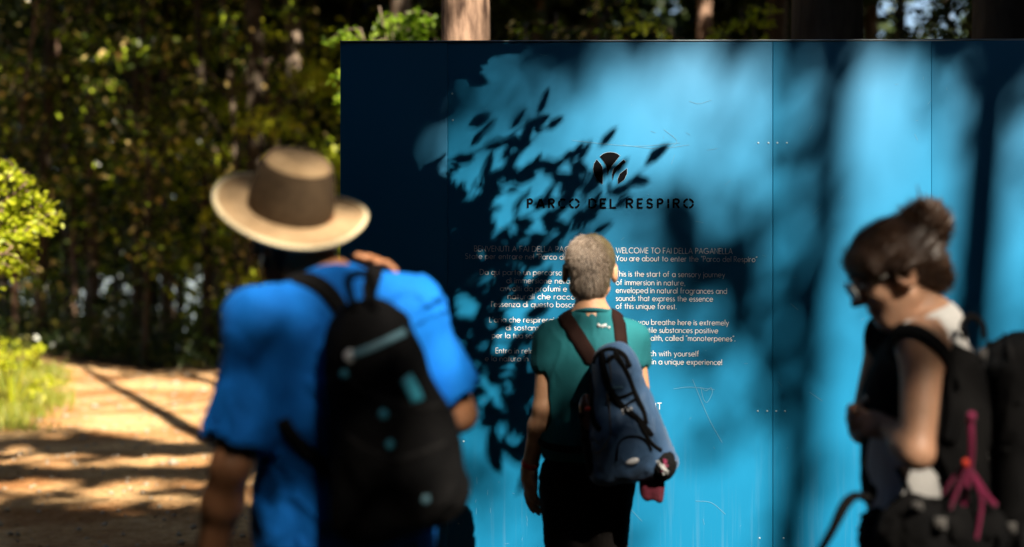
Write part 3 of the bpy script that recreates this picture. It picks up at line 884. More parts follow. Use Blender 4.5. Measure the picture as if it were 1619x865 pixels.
board = thing("information_board", "tall bright blue painted metal board with white Italian and English text", "board", (bx(1100), YB, 0))
def ztop(x): return bz(67.5) + (x - bx(540)) / (bx(1619) - bx(540)) * .0085
edges = [bx(538), bx(708), bx(1222), bx(1473), bx(1760)]
for n in range(4):
    x0, x1 = edges[n] + ((0, .0005, .0009, .0005)[n]), edges[n + 1] - (.0005, .0009, .0005, .001)[n]
    y0 = YB + .0004 * (n % 2); y1 = y0
    if n == 3: y1 = YB - .008
    z0, z1 = ztop(x0), ztop(x1)
    Vp = np.array([[x0, y0, .03], [x1, y1, .03], [x1, y1, z1], [x0, y0, z0], [x0, y0 + .03, .03], [x1, y1 + .03, .03], [x1, y1 + .03, z1], [x0, y0 + .03, z0]])
    Fq = np.array([[0, 1, 2, 3], [5, 4, 7, 6], [4, 0, 3, 7], [1, 5, 6, 2], [3, 2, 6, 7], [4, 5, 1, 0]])
    me = mesh_np("panel", Vp, Fq, False)
    o = link("panel", me, M_paint, board)
    bv = o.modifiers.new("bevel", 'BEVEL'); bv.width = .0016; bv.segments = 2
# folded top flange, bare metal line and back posts
Vb, Fb = box(((edges[0] + edges[-1]) / 2, YB + .05, (ztop(edges[0]) + ztop(edges[-1])) / 2 + .004), ((edges[-1] - edges[0]) / 2, .052, .003))
Vb[:, 2] += (Vb[:, 0] - Vb[:, 0].mean()) * .0085 / (bx(1619) - bx(540))
part("top_flange", (Vb, Fb), M_pale, board, False)
for x in (edges[0] + .05, edges[1], edges[2], edges[3], edges[4] - .05):
    part("post", box((x, YB + .085, 1.2), (.03, .05, 1.2)), M_steel, board, False)
# rivets
rv = None
M_rivet = mat("rivet_metal", (.30, .42, .5), .4)
ang = np.arange(8) / 8 * 2 * math.pi
Vr = np.vstack([np.stack([.0042 * np.cos(ang), np.zeros(8), .0042 * np.sin(ang)], -1), np.stack([.0025 * np.cos(ang), -.0016 * np.ones(8), .0025 * np.sin(ang)], -1)])
Fr = [[i, (i + 1) % 8, 8 + (i + 1) % 8, 8 + i] for i in range(8)] + [[8 + i for i in range(8)]]
rme = mesh_np("rivet", Vr, Fr, False); rme.materials.append(M_rivet)
for (u, v) in [(1199, 226), (1215, 226), (1229, 226), (1244, 226), (1198, 650), (1213, 650), (1227, 650), (1241, 650), (715, 148), (716, 190), (712, 700), (733, 698), (724, 797), (725, 828), (1201, 851), (1239, 851)]:
    o = bpy.data.objects.new("rivet", rme); o.parent = board
    o.location = (bx(u) - board.location.x, -.0003 - (.006 if u > 1480 else 0), bz(v)); col.objects.link(o)

# ---- lettering: single-stroke geometric alphabet, drawn as flat vinyl ribbons
def arc(cx, cy, rx, ry, a0, a1):
    n = max(4, int(abs(a1 - a0) / 18))
    a = np.radians(np.linspace(a0, a1, n + 1))
    return [(cx + rx * math.cos(t), cy + ry * math.sin(t)) for t in a]
r = .31; O = lambda cx=.31: arc(cx, .32, r, .32, 0, 360)
G = {
 'a': [O(), [(.62, .64), (.62, 0)]], 'b': [[(0, 1.04), (0, 0)], O()], 'c': [arc(.31, .32, r, .32, 48, 312)], 'd': [O(), [(.62, 1.04), (.62, 0)]],
 'e': [[(.01, .33), (.61, .33)] , arc(.31, .32, r, .32, 0, 315)], 'f': [[(.12, 0), (.12, .86)] + arc(.28, .86, .16, .17, 180, 80)[1:], [(0, .62), (.28, .62)]],
 'g': [O(), [(.62, .64), (.62, .0)] + arc(.31, -.0, .31, .33, 0, -150)[1:]], 'h': [[(0, 1.04), (0, 0)], arc(.24, .38, .24, .26, 180, 0) + [(.48, 0)]],
 'i': [[(0, .64), (0, 0)], [(0, .84), (0, .93)]], 'j': [[(.0, .64), (.0, -.32)], [(.0, .84), (.0, .93)]], 'k': [[(0, 1.04), (0, 0)], [(.42, .64), (.02, .3)], [(.12, .38), (.46, 0)]],
 'l': [[(0, 1.04), (0, 0)]], 'm': [[(0, .64), (0, 0)], arc(.2, .42, .2, .22, 180, 0) + [(.4, 0)], arc(.6, .42, .2, .22, 180, 0) + [(.8, 0)]],
 'n': [[(0, .64), (0, 0)], arc(.24, .38, .24, .26, 180, 0) + [(.48, 0)]], 'o': [O()], 'p': [[(0, .64), (0, -.33)], O()], 'q': [O(), [(.62, .64), (.62, -.33)]],
 'r': [[(0, .64), (0, 0)], arc(.19, .42, .19, .22, 180, 65)], 's': [arc(.17, .485, .15, .155, 40, 250) + arc(.17, .165, .165, .165, 75, -150)[1:]],
 't': [[(.13, .9), (.13, 0)], [(0, .62), (.27, .62)]], 'u': [[(0, .64), (0, .25)] + arc(.24, .25, .24, .25, 180, 360) + [(.48, .64)]], 'v': [[(0, .64), (.25, 0), (.5, .64)]],
 'w': [[(0, .64), (.2, 0), (.4, .62), (.6, 0), (.8, .64)]], 'x': [[(0, .64), (.44, 0)], [(0, 0), (.44, .64)]], 'y': [[(0, .64), (.25, .04)], [(.5, .64), (.12, -.33)]], 'z': [[(0, .62), (.42, .62), (0, 0), (.44, 0)]],
 'è': [[(.01, .33), (.61, .33)], arc(.31, .32, r, .32, 0, 315), [(.2, .95), (.38, .8)]],
 'A': [[(0, 0), (.36, 1), (.72, 0)], [(.13, .33), (.59, .33)]], 'B': [[(0, 0), (0, 1), (.22, 1)] + arc(.22, .76, .22, .24, 90, -90)[1:] + [(0, .52)], [(.22, .52)] + arc(.24, .26, .26, .26, 90, -90) + [(0, 0)]],
 'C': [arc(.48, .5, .48, .5, 52, 308)], 'D': [[(0, 0), (0, 1), (.2, 1)] + arc(.2, .5, .5, .5, 90, -90)[1:] + [(0, 0)]], 'E': [[(.42, 1), (0, 1), (0, 0), (.42, 0)], [(0, .52), (.4, .52)]],
 'F': [[(.4, 1), (0, 1), (0, 0)], [(0, .5), (.38, .5)]], 'G': [arc(.48, .5, .48, .5, 50, 352) + [(.5, .44)]], 'I': [[(0, 1), (0, 0)]], 'L': [[(0, 1), (0, 0), (.4, 0)]],
 'M': [[(0, 0), (.1, 1), (.45, .1), (.8, 1), (.9, 0)]], 'N': [[(0, 0), (0, 1), (.62, 0), (.62, 1)]], 'O': [arc(.48, .5, .48, .5, 0, 360)], 'P': [[(0, 0), (0, 1), (.22, 1)] + arc(.22, .74, .24, .26, 90, -90)[1:] + [(0, .48)]],
 'R': [[(0, 0), (0, 1), (.22, 1)] + arc(.22, .74, .24, .26, 90, -90)[1:] + [(0, .48)], [(.2, .48), (.5, 0)]], 'S': [arc(.24, .75, .22, .23, 30, 260) + arc(.24, .265, .24, .255, 80, -150)[1:]],
 'T': [[(0, 1), (.5, 1)], [(.25, 1), (.25, 0)]], 'U': [[(0, 1), (0, .28)] + arc(.28, .28, .28, .28, 180, 360) + [(.56, 1)]], 'V': [[(0, 1), (.34, 0), (.68, 1)]], 'W': [[(0, 1), (.26, 0), (.52, .95), (.78, 0), (1.04, 1)]],
 'Y': [[(0, 1), (.3, .5), (.6, 1)], [(.3, .5), (.3, 0)]], '.': [[(0, .0), (0, .1)]], ',': [[(.06, .09), (0, -.14)]], '’': [[(.05, 1.02), (0, .82)]], '“': [[(.0, .82), (.05, 1.02)], [(.15, .82), (.2, 1.02)]], '”': [[(.05, 1.02), (0, .82)], [(.2, 1.02), (.15, .82)]],
 '!': [[(0, 1), (0, .28)], [(0, 0), (0, .1)]]}
def ribbon(P, w, closed=False):
    P = np.array(P, float)
    if len(P) > 2 and np.allclose(P[0], P[-1]): closed = True; P = P[:-1]
    n = len(P)
    V, F = [], []
    for i in range(n):
        a = P[i] - P[i - 1] if (i or closed) else P[1] - P[0]
        b = P[(i + 1) % n] - P[i] if (i < n - 1 or closed) else a
        a = a / (np.linalg.norm(a) + 1e-9); b = b / (np.linalg.norm(b) + 1e-9)
        t = a + b; t /= np.linalg.norm(t) + 1e-9
        nn = np.array([-t[1], t[0]]); s = w / 2 / max(.5, abs(nn @ np.array([-a[1], a[0]])))
        e = np.zeros(2)
        if not closed and i == 0: e = -a * w * .15
        if not closed and i == n - 1: e = a * w * .15
        V += [P[i] + nn * s + e, P[i] - nn * s + e]
    m = n if closed else n - 1
    for i in range(m):
        j = (i + 1) % n
        F.append([2 * i, 2 * i + 1, 2 * j + 1, 2 * j])
    return np.array(V), F
def text_line(s, u, v, size, width=None, align='L', slope=.008, stroke=.105, mat_=None, track=.20, name="text_line"):
    """cap height 'size' in photo pixels, baseline v at u"""
    x = 0; st = []
    for ch in s:
        if ch == ' ': x += .40; continue
        gl = G[ch]; mx = max(p[0] for q in gl for p in q)
        for q in gl: st.append([(p[0] + x, p[1]) for p in q])
        x += mx + track + (.03 if ch in 'iltrf' else 0)
    tot = x - track
    sx = size if width is None else width / tot
    off = 0 if align == 'L' else -tot * sx if align == 'R' else -tot * sx / 2
    Vs, Fs, n = [], [], 0
    for k, q in enumerate(st):
        q2 = [(p[0] * sx / size, p[1]) for p in q]
        Vq, Fq = ribbon(q2, stroke)
        U = u + off + Vq[:, 0] * size; W = v - Vq[:, 1] * size + (Vq[:, 0] * size + off) * slope
        Y = YB - .0014 - .00002 * (k % 7)
        Vs.append(np.stack([bx(U), np.full(len(U), Y), bz(W)], -1)); Fs += [[i + n for i in f] for f in Fq]; n += len(Vq)
    return part(name, (np.concatenate(Vs), Fs), mat_ or M_white, board, False)
SZ = 8.4
for s, u0, vb in [("BENVENUTI A FAI DELLA PAGANELLA", 750, 397.5), ("State per entrare nel “Parco del Respiro”", 736, 409.5), ("Da qui parte un percorso sensoriale", 759, 434.5), ("di immersione nella natura,", 801, 447.5),
                 ("avvolti da profumi e da suoni", 791, 460), ("naturali che raccontano", 803, 472.5), ("l’essenza di questo bosco unico.", 777, 485), ("L’aria che respirerai è ricchissima", 774, 509.5),
                 ("di sostanze volatili positive", 800, 522), ("per la tua salute, i “monoterpeni”.", 778, 534.5), ("Entra in relazione con te stesso", 784, 558.5), ("e la natura in un’esperienza unica!", 767, 571)]:
    text_line(s, 943, vb + 1.2, SZ, width=943 - u0, align='R')
for s, u1, vb in [("WELCOME TO FAI DELLA PAGANELLA", 1158, 400), ("You are about to enter the “Parco del Respiro”", 1197, 412.5), ("This is the start of a sensory journey", 1146, 437), ("of immersion in nature,", 1083, 450.5),
                 ("enveloped in natural fragrances and", 1149, 463), ("sounds that express the essence", 1127, 475.5), ("of this unique forest.", 1069, 488), ("The air you breathe here is extremely", 1152, 513),
                 ("rich in volatile substances positive", 1135, 525.5), ("for your health, called “monoterpenes”.", 1162, 538), ("Get in touch with yourself", 1105, 562.5), ("and nature in a unique experience!", 1141, 575.5)]:
    text_line(s, 974, vb, SZ, width=u1 - 974)
text_line("PARCODELRESPIRO.IT", 965, 647, 9.8, width=162, align='C', slope=.002)
# stencil heading, letter by letter
def letter(strokes, x0, x1, name="letter"):
    x0 = 833 + (x0 - 75) / 5.58; x1 = 833 + (x1 - 75) / 5.58
    h = 16.6; vb = 330; Vs, Fs, n = [], [], 0
    for k, q in enumerate(strokes):
        Vq, Fq = ribbon([(p[0] * (x1 - x0 - 3), p[1] * (h - 3)) for p in q], 3.1)
        U = x0 + 1.5 + Vq[:, 0]; W = vb - 1.5 - Vq[:, 1]
        Vs.append(np.stack([bx(U), np.full(len(U), YB - .0016 - .00003 * k), bz(W)], -1)); Fs += [[i + n for i in f] for f in Fq]; n += len(Vq)
    part(name, (np.concatenate(Vs), Fs), M_black, board, False)
gP = [[(0, 0), (0, 1)], [(.25, 1)] + arc(.5, .75, .5, .25, 90, -90) + [(.25, .5)]]
gR = gP + [[(.5, .42), (1, 0)]]
gO = [arc(.5, .5, .5, .5, a, a + 66) for a in (12, 102, 192, 282)]
gD = [[(0, 0), (0, 1)], [(.22, 1)] + arc(.35, .5, .65, .5, 80, 12), arc(.35, .5, .65, .5, -12, -80) + [(.22, 0)]]
gE = [[(0, 0), (0, 1)], [(.0, 1), (1, 1)], [(.25, .5), (.85, .5)], [(0, 0), (1, 0)]]
gA = [[(0, 0), (.45, 1)], [(.55, 1), (1, 0)], [(.3, .28), (.7, .28)]]
gC = [arc(.55, .5, .55, .5, 50, 125), arc(.55, .5, .55, .5, 145, 215), arc(.55, .5, .55, .5, 235, 310)]
gL = [[(0, 1), (0, 0), (1, 0)]]
gS = [arc(.5, .75, .45, .25, 20, 175), arc(.5, .75, .45, .25, 200, 265) + arc(.5, .25, .5, .25, 85, 10), arc(.5, .25, .5, .25, -15, -165)]
gI = [[(.5, 0), (.5, .44)], [(.5, .56), (.5, 1)]]
for q, a, b in [(gP, 75, 130), (gA, 155, 235), (gR, 262, 322), (gC, 350, 425), (gO, 445, 543), (gD, 618, 693), (gE, 717, 780), (gL, 805, 868), (gR, 948, 1015), (gE, 1045, 1103), (gS, 1128, 1190), (gP, 1222, 1280), (gI, 1308, 1338), (gR, 1362, 1425), (gO, 1452, 1550)]:
    letter(q, a, b)
# round emblem of branching strokes
LG = [[(-.59, .76), (-.4, .91), (-.2, .98), (0, 1), (.2, .98), (.38, .92), (.54, .8), (.25, .45), (.05, .2), (-.07, -.03), (-.155, -.34), (-.2, .05), (-.24, .26), (-.4, .54)],
      [(-.81, .55), (-.6, .3), (-.5, .1), (-.47, -.3), (-.47, -.88), (-.72, -.7), (-.92, -.38), (-1, 0), (-.95, .32)],
      [(.78, .56), (.89, .42), (.6, .16), (.4, -.03), (.24, -.34), (.15, -.66), (.13, -.3), (.22, 0), (.5, .3)],
      [(.98, .02), (.97, -.28), (.82, -.6), (.47, -.88), (.48, -.55), (.6, -.3), (.85, -.08)]]
for q in LG:
    q = np.array(q); c = q.mean(0)
    for s, y, m, nm in [(.035, .0022, M_black, "emblem"), (.052, .0013, M_pale, "emblem_edge_glint")]:  # the pale rim paints a glint along the emblem's cut edge
        d = q - c; p2 = q + d / (np.linalg.norm(d, axis=1)[:, None] + 1e-6) * s
        U = 965 + p2[:, 0] * 26.5; W = 267.5 - p2[:, 1] * 26
        part(nm, (np.stack([bx(U), np.full(len(U), YB - y), bz(W)], -1), [list(range(len(U)))[::-1]]), m, board, False)
# scratches
g = np.random.default_rng(91)
SC = [[(905, 222), (960, 228), (1010, 231), (1075, 226)], [(985, 229), (1040, 235), (1090, 229)], [(1095, 600), (1120, 660), (1142, 700)], [(1108, 612), (1112, 630), (1118, 636), (1126, 622), (1124, 613), (1116, 618), (1110, 613)],
      [(1100, 792), (1125, 795), (1147, 813)], [(995, 803), (1015, 824)], [(1090, 160), (1105, 164), (1125, 158)], [(1050, 205), (1070, 222), (1062, 232)], [(1280, 620), (1300, 634)], [(1100, 350), (1112, 352)], [(1250, 480), (1262, 490)], [(1065, 615), (1090, 612), (1130, 616)]]
for _ in range(95):
    u, v = g.uniform(720, 1600), g.uniform(80, 865)
    a = g.uniform(0, 3.14); L = g.exponential(5) + .8
    SC.append([(u, v), (u + L * math.cos(a), v + L * math.sin(a))])
for _ in range(16):
    u, v = g.uniform(725, 900), g.uniform(740, 860); SC.append([(u, v), (u + g.normal(), v + g.uniform(4, 14))])
Vs, Fs, n = [], [], 0
for k, q in enumerate(SC):
    q = np.array(q, float)
    C = catmull(np.column_stack([q, np.zeros(len(q))]), 5)[:, :2] if len(q) > 2 else q
    Vq, Fq = ribbon(C, .55 if k > 11 else .8)
    Vs.append(np.stack([bx(Vq[:, 0]), np.full(len(Vq), YB - .0006 - .00001 * (k % 9)), bz(Vq[:, 1])], -1)); Fs += [[i + n for i in f] for f in Fq]; n += len(Vq)
part("scratches", (np.concatenate(Vs), Fs), mat("scratched_paint", (.06, .21, .34), .6), board, False, 'stuff')
# ------------------------------------------------------------------ people
def skinmat(name, c, c2):
    m = mat(name, c, .5, c2, 9, .15, 60, .4)
    p = m.node_tree.nodes["Principled BSDF"]
    p.inputs["Subsurface Weight"].default_value = .12
    p.inputs["Subsurface Radius"].default_value = (.02, .008, .004)
    return m
M_skin1 = skinmat("skin_tanned", (.30, .13, .06), (.36, .165, .082))
M_skin2 = skinmat("skin_light_tan", (.46, .24, .135), (.52, .28, .16))
M_skin3 = skinmat("skin_warm", (.44, .23, .14), (.50, .28, .175))
def cloth(name, c, c2=None, scale=7, bump=.25, rough=.85, sheen=.2):
    return mat(name, c, rough, c2 or tuple(x * .8 for x in c), scale, bump, 260, .08 if max(c) < .02 else .25, sheen=sheen)
M_shirt1 = cloth("royal_blue_cotton", (.001, .145, .56), (.001, .12, .48), sheen=0)
M_shirt2 = cloth("teal_green_cotton", (.010, .125, .145), (.010, .105, .125), sheen=0)
M_shirt3 = cloth("white_cotton", (.62, .60, .58), (.55, .53, .51))
M_blackc = cloth("black_cloth", (.0045, .0045, .005), (.008, .0075, .0075), sheen=0)
M_trous = cloth("black_trousers", (.005, .0042, .004), (.008, .0065, .006), sheen=0)
M_brownp = cloth("dark_brown_webbing", (.014, .006, .005), (.020, .009, .007), sheen=0)
M_navy = cloth("blue_nylon", (.034, .080, .165), (.045, .10, .20), 12, .3, .5)
M_navyd = cloth("dark_blue_nylon", (.012, .035, .10), (.018, .045, .12), 12, .3, .5)
M_grey = cloth("grey_nylon", (.055, .050, .048), (.075, .068, .062), 9, .3, .6)
M_maroon = cloth("maroon_fleece", (.045, .005, .010), (.08, .008, .018), sheen=0)
M_pink = cloth("pink_cord", (.26, .014, .075), (.20, .010, .055), 20, .1, .6)
M_red = mat("red_plastic", (.7, .05, .02), .4)
M_bluegrey = mat("blue_grey_trim", (.10, .22, .28), .5)
M_cyan = mat("cyan_badge", (.04, .30, .42), .45)
M_lightgrey = mat("pale_print", (.55, .55, .56), .5)
M_shoe = mat("shoe_leather", (.05, .04, .035), .7, (.08, .06, .05), 12)
M_eye = mat("eye_white", (.7, .68, .65), .2); M_iris = mat("iris", (.05, .03, .02), .15)
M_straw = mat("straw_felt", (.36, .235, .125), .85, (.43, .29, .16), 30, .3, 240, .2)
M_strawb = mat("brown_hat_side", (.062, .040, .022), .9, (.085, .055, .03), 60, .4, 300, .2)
M_strawr = mat("cream_binding", (.62, .52, .33), .8)

def hand(F, W, d, back, side, curl=.5, size=1.0, spread=.02, thumb=.5, fingers=True):
    """W wrist, d along the hand, back = back-of-hand normal, side = towards the thumb"""
    d = unit(d); back = unit(back - d * (back @ d)); side = unit(np.cross(d, back)) * (1 if np.cross(d, back) @ side > 0 else -1)
    z = size
    R = np.array([side, d, back])
    F.cone(W, W + d * .03 * z, .024 * z, .026 * z, .015)
    F.ell(W + d * .052 * z, (.040 * z, .050 * z, .016 * z), R, .015)
    for i in range(4):
        b = W + d * (.088 - (.006 if i == 3 else 0)) * z + side * (.030 - .0205 * i) * z
        L = (.072, .080, .074, .058)[i] * z
        dd = unit(d + side * (.10 - .07 * i) * spread * 10)
        a = curl * (.5 + .12 * i); p = b; rr = (.0095, .0098, .0092, .0082)[i] * z
        for s, (fr, m) in enumerate([(.45, 1.0), (.32, 1.9), (.23, 2.7)]):
            ang = a * m
            dir_ = unit(dd * math.cos(ang) - back * math.sin(ang))
            q = p + dir_ * L * fr
            F.cone(p, q, rr * (1 - .08 * s), rr * (1 - .08 * (s + 1)), .003 if s == 0 else .002)
            p = q
    p = W + d * .022 * z + side * .028 * z
    q = p + unit(side * .75 + d * .65 - back * .3) * .042 * z; t = q + unit(side * .25 + d * .9 - back * (.2 + thumb)) * .034 * z
    F.cone(p, q, .014 * z, .011 * z, .010); F.cone(q, t, .0108 * z, .0085 * z, .003)

def head_field(F, c, R, s=1.0, sub=True):
    """c centre of skull, R rows right/forward/up"""
    w = lambda x, y, z: c + (R[0] * x + R[1] * y + R[2] * z) * s
    F.ell(w(0, -.008, .025), np.array([.074, .093, .088]) * s, R, .02)
    F.ell(w(0, .034, -.045), np.array([.056, .058, .070]) * s, R, .035)
    F.ell(w(0, .068, -.100), np.array([.026, .022, .020]) * s, R, .03)          # chin
    F.cone(w(-.052, .0, -.065), w(-.02, .06, -.102), .014 * s, .012 * s, .03)
    F.cone(w(.052, .0, -.065), w(.02, .06, -.102), .014 * s, .012 * s, .03)
    F.cone(w(-.035, .082, .022), w(.035, .082, .022), .010 * s, .010 * s, .02)     # brow
    F.cone(w(0, .090, .008), w(0, .113, -.030), .007 * s, .011 * s, .012)        # nose
    F.ell(w(-.012, .100, -.036), np.array([.008, .010, .007]) * s, R, .008); F.ell(w(.012, .100, -.036), np.array([.008, .010, .007]) * s, R, .008)
    F.cone(w(-.018, .088, -.062), w(.018, .088, -.062), .006 * s, .006 * s, .008)  # lips
    F.cone(w(-.014, .087, -.073), w(.014, .087, -.073), .006 * s, .006 * s, .008)
    for e in (-1, 1):
        F.ell(w(e * .031, .090, .002), np.array([.014, .010, .010]) * s, R, .01, '-')
        F.ell(w(e * .040, .062, -.028), np.array([.020, .022, .018]) * s, R, .02)  # cheekbone
        Re = np.array([R[0], unit(R[1] - R[0] * e * .35), R[2]])
        F.ell(w(e * .083, -.006, -.012), np.array([.013, .023, .034]) * s, Re, .006)
        F.ell(w(e * .089, .002, -.010), np.array([.006, .011, .018]) * s, Re, .005, '-')

def eyes(root, c, R, s=1.0):
    for e in (-1, 1):
        p = c + (R[0] * e * .031 + R[1] * .079 + R[2] * .002) * s
        f = Field(); f.ell(p, (.0115 * s,) * 3, R, 0); part("eye", f.mesh(.003), M_eye, root)

def body_field(J, w=1.0, s=1.0):
    F = Field(); T = J['T']
    a = lambda *x: np.array(x) * s
    F.ell(J['pelvis'], a(.145 * w * J.get('leg', 1.0), .095, .115), T, .03)
    mid = (J['pelvis'] + J['chest']) / 2
    F.ell(mid, a(.132 * w, .092, .15), T, .05)
    F.ell(J['chest'], a(.150 * w, .108, .17), T, .05)
    top = J['neck0']
    for e, k in ((-1, 'L'), (1, 'R')):
        F.cone(J['chest'] + T[2] * .07 * s + T[0] * e * .04 * s, J['sh' + k], .075 * s, .050 * s, .04)
        F.cone(top + T[2] * -.005, J['sh' + k] + T[2] * .012 * s, .046 * s, .034 * s, .04)
        F.cone(J['sh' + k], J['el' + k], .048 * s * J.get('arm', 1), .036 * s * J.get('arm', 1), .03)
        m = J['el' + k] * .7 + J['wr' + k] * .3
        F.cone(J['el' + k], m, .036 * s * J.get('arm', 1), .039 * s * J.get('arm', 1), .015)
        F.cone(m, J['wr' + k], .038 * s * J.get('arm', 1), .0245 * s, .02)
        lw = J.get('leg', 1.0)
        F.cone(J['hip' + k], J['kn' + k], .086 * s * w ** .5 * lw, .054 * s * lw, .04)
        m = J['kn' + k] * .68 + J['an' + k] * .32 - T[1] * .012
        F.cone(J['kn' + k], m, .052 * s * lw, .054 * s * lw, .02); F.cone(m, J['an' + k], .052 * s * lw, .035 * s * lw, .03)
        F.cone(J['an' + k] - T[1] * .03 + T[2] * -.035, J['an' + k] + T[1] * .15 + T[2] * -.055, .035 * s, .028 * s, .02)
    F.cone(top - T[2] * .04, J['neck1'], .056 * s * J.get('nk', 1), .050 * s * J.get('nk', 1), .035)
    return F

def folds(seed, amp=.004, f=5.0, vert=.45):
    def fn(P):
        Q = P * np.array([1, 1, vert])
        w = wnoise(Q, seed, f, 2)
        r = 1 - np.abs(wnoise(Q + .05 * w[..., None], seed + 3, f * 1.3, 1)) * 2
        return -amp * (w + r * .8)
    return fn

def legs_and_shoes(root, J, w, s, m, h=.008):
    T = J['T']; F = Field()
    F.ell(J['pelvis'] + T[2] * -.01, np.array([.163 * w, .115, .11]) * s, T, .03)
    for k in 'LR':
        F.cone(J['hip' + k], J['kn' + k], .094 * s * w ** .5, .064 * s, .035)
        F.cone(J['kn' + k], J['an' + k] + T[2] * .02, .064 * s, .052 * s, .02)
    F.disp = folds(71, .004, 5, .6)
    part("trousers", F.mesh(h), m, root)
    for k in 'LR':
        a = J['an' + k]; F = Field()
        F.cone([a[0], a[1], .06] - T[1] * .03, np.array([a[0], a[1], .045]) + T[1] * .16, .045, .038, .02); F.cone(a, [a[0], a[1], .06], .047, .045, .02)
        F.clip((0, 0, -1), (0, 0, .022))
        part("shoe", F.mesh(.008), M_shoe, root)
        F = Field(); F.cone([a[0], a[1], .025] - T[1] * .03, np.array([a[0], a[1], .025]) + T[1] * .165, .050, .043, .01); F.clip((0, 0, -1), (0, 0, .004)); F.clip((0, 0, 1), (0, 0, .024))
        part("sole", F.mesh(.008), M_blackc, root)

def strands(F, n, L, r, lo, hi, seed, keep, lay, jitter=.3, lift=.25):
    """short hair: thin triangles standing on the surface of field F"""
    g = np.random.default_rng(seed)
    P = g.uniform(lo, hi, (n, 3))
    P, N = F.project(P, 0.0, 5)
    k = keep(P) & (np.abs(F.at(P)) < .004)
    P, N = P[k], N[k]; n = len(P)
    D = np.asarray(lay) + np.zeros((n, 3)); D = D - N * (D * N).sum(1)[:, None]; D /= np.linalg.norm(D, axis=1)[:, None] + 1e-9
    D = D + N * lift + g.normal(size=(n, 3)) * jitter; D /= np.linalg.norm(D, axis=1)[:, None]
    S = np.cross(D, N); S /= np.linalg.norm(S, axis=1)[:, None] + 1e-9
    l = (L * g.uniform(.6, 1.3, n))[:, None]
    V = np.stack([P - S * r, P + S * r, P + D * l * .6 + S * r * .7, P + D * l + N * -.001], 1).reshape(-1, 3)
    return V, np.arange(n)[:, None] * 4 + np.array([0, 1, 2, 3])

UP = np.array([0, 0, 1.0])
def smooth_path(P, N):
    for _ in range(3):
        for A in (P, N): A[1:-1] = (A[:-2] + 2 * A[1:-1] + A[2:]) / 4
    return P, N / (np.linalg.norm(N, axis=1)[:, None] + 1e-9)
def seen(F, u, v, t0=2.3, t1=3.4):
    """nearest surface point of F along the line of sight through u, v"""
    o = np.array([0, 0, CAMH]); d = unit(px(u, v, 1) - o)
    ts = np.linspace(t0, t1, 160); D = F.at(o + d * ts[:, None])
    k = np.argmax(D < .004) if (D < .004).any() else int(np.argmin(D))
    P, N = F.project((o + d * ts[k])[None], 0.0, 3)
    return P[0]
# ================================================================= the visitor in the middle, close to the board
D = 4.5
pc = thing("person", "person with short grey hair in a teal t-shirt reading the board", "person", (.24, D, 0))
T = basis((.03, 1, 0))
J = dict(T=T, pelvis=np.array([.238, D, .93]), chest=np.array([.250, D, 1.245]), neck0=np.array([.252, D - .012, 1.405]), neck1=np.array([.246, D + .015, 1.50]),
         shL=np.array([.122, D, 1.330]), shR=np.array([.378, D + .005, 1.333]), elL=np.array([.097, D - .03, 1.118]), elR=np.array([.410, D - .01, 1.118]),
         wrL=np.array([.055, D + .045, .915]), wrR=np.array([.375, D + .2, 1.19]),
         hipL=np.array([.160, D, .90]), hipR=np.array([.318, D, .90]), knL=np.array([.182, D + .03, .50]), knR=np.array([.274, D - .02, .50]),
         anL=np.array([.165, D + .05, .095]), anR=np.array([.300, D - .12, .095]), arm=.90, nk=.92, leg=.8)
F = body_field(J, .92, .95)
hc = np.array([.247, D + .018, 1.553]); HR = basis((.0, .985, .12), (0.0, -.05, 1))
head_field(F, hc, HR, .95)
hand(F, J['wrL'], np.array([.06, .12, -1]), np.array([-.85, -.5, 0]), np.array([.3, .8, 0]), .42, .98)
hand(F, J['wrR'], np.array([-.5, .7, .3]), np.array([.3, .4, .8]), np.array([-.5, -.3, .4]), .6, .98)
part("body", F.mesh(.0058), M_skin2, pc); BF = F
eyes(pc, hc, HR, .98)
# cropped hair
def hair_keep(c, R, nape=-.075, front=.065):
    def fn(P):
        q = (P - c) @ R.T
        ear = (np.abs(q[:, 0]) > .05) & (q[:, 1] > -.03) & (q[:, 2] < .012)
        return (q[:, 2] > nape) & (q[:, 1] < np.where(q[:, 2] > .06, front + .02, .02 + (q[:, 2] > .01) * .03)) & ~ear & (q[:, 2] > nape + (q[:, 1] + .08) * .9 * (q[:, 1] > -.06))
    return fn
M_hairg = leafmat("grey_hair", [(.24, .17, .13), (.44, .35, .29), (.14, .10, .075), (.52, .44, .38)], .2, .55)
M_hairgc = mat("grey_hair_base", (.10, .075, .06), .8, (.19, .15, .125), 30, .5, 300, .2, stretch=(1, 1, .4))
HF = Field()
w_ = lambda x, y, z: hc + (HR[0] * x + HR[1] * y + HR[2] * z) * .95
HF.ell(w_(0, -.011, .030), (.0745, .092, .084), HR, .02); HF.ell(w_(0, -.045, -.038), (.054, .048, .050), HR, .03)
HF.ell(w_(0, .075, -.02), (.09, .05, .075), HR, .02, '-')
for e in (-1, 1): HF.ell(w_(e * .088, .012, -.035), (.028, .045, .046), HR, .015, '-')
HF.disp = lambda P: .0015 * wnoise(P, 5, 22, 2)
hr = part("hair", HF.mesh(.004), M_hairgc, pc)
sv = strands(HF, 30000, .017, .0005, hc - .15, hc + .15, 5, lambda P: ((P - hc) @ HR.T)[:, 2] > -.085, (.25, .1, -1), .22, .22)
part("hair_strands", sv, M_hairg, pc, True, 'stuff')
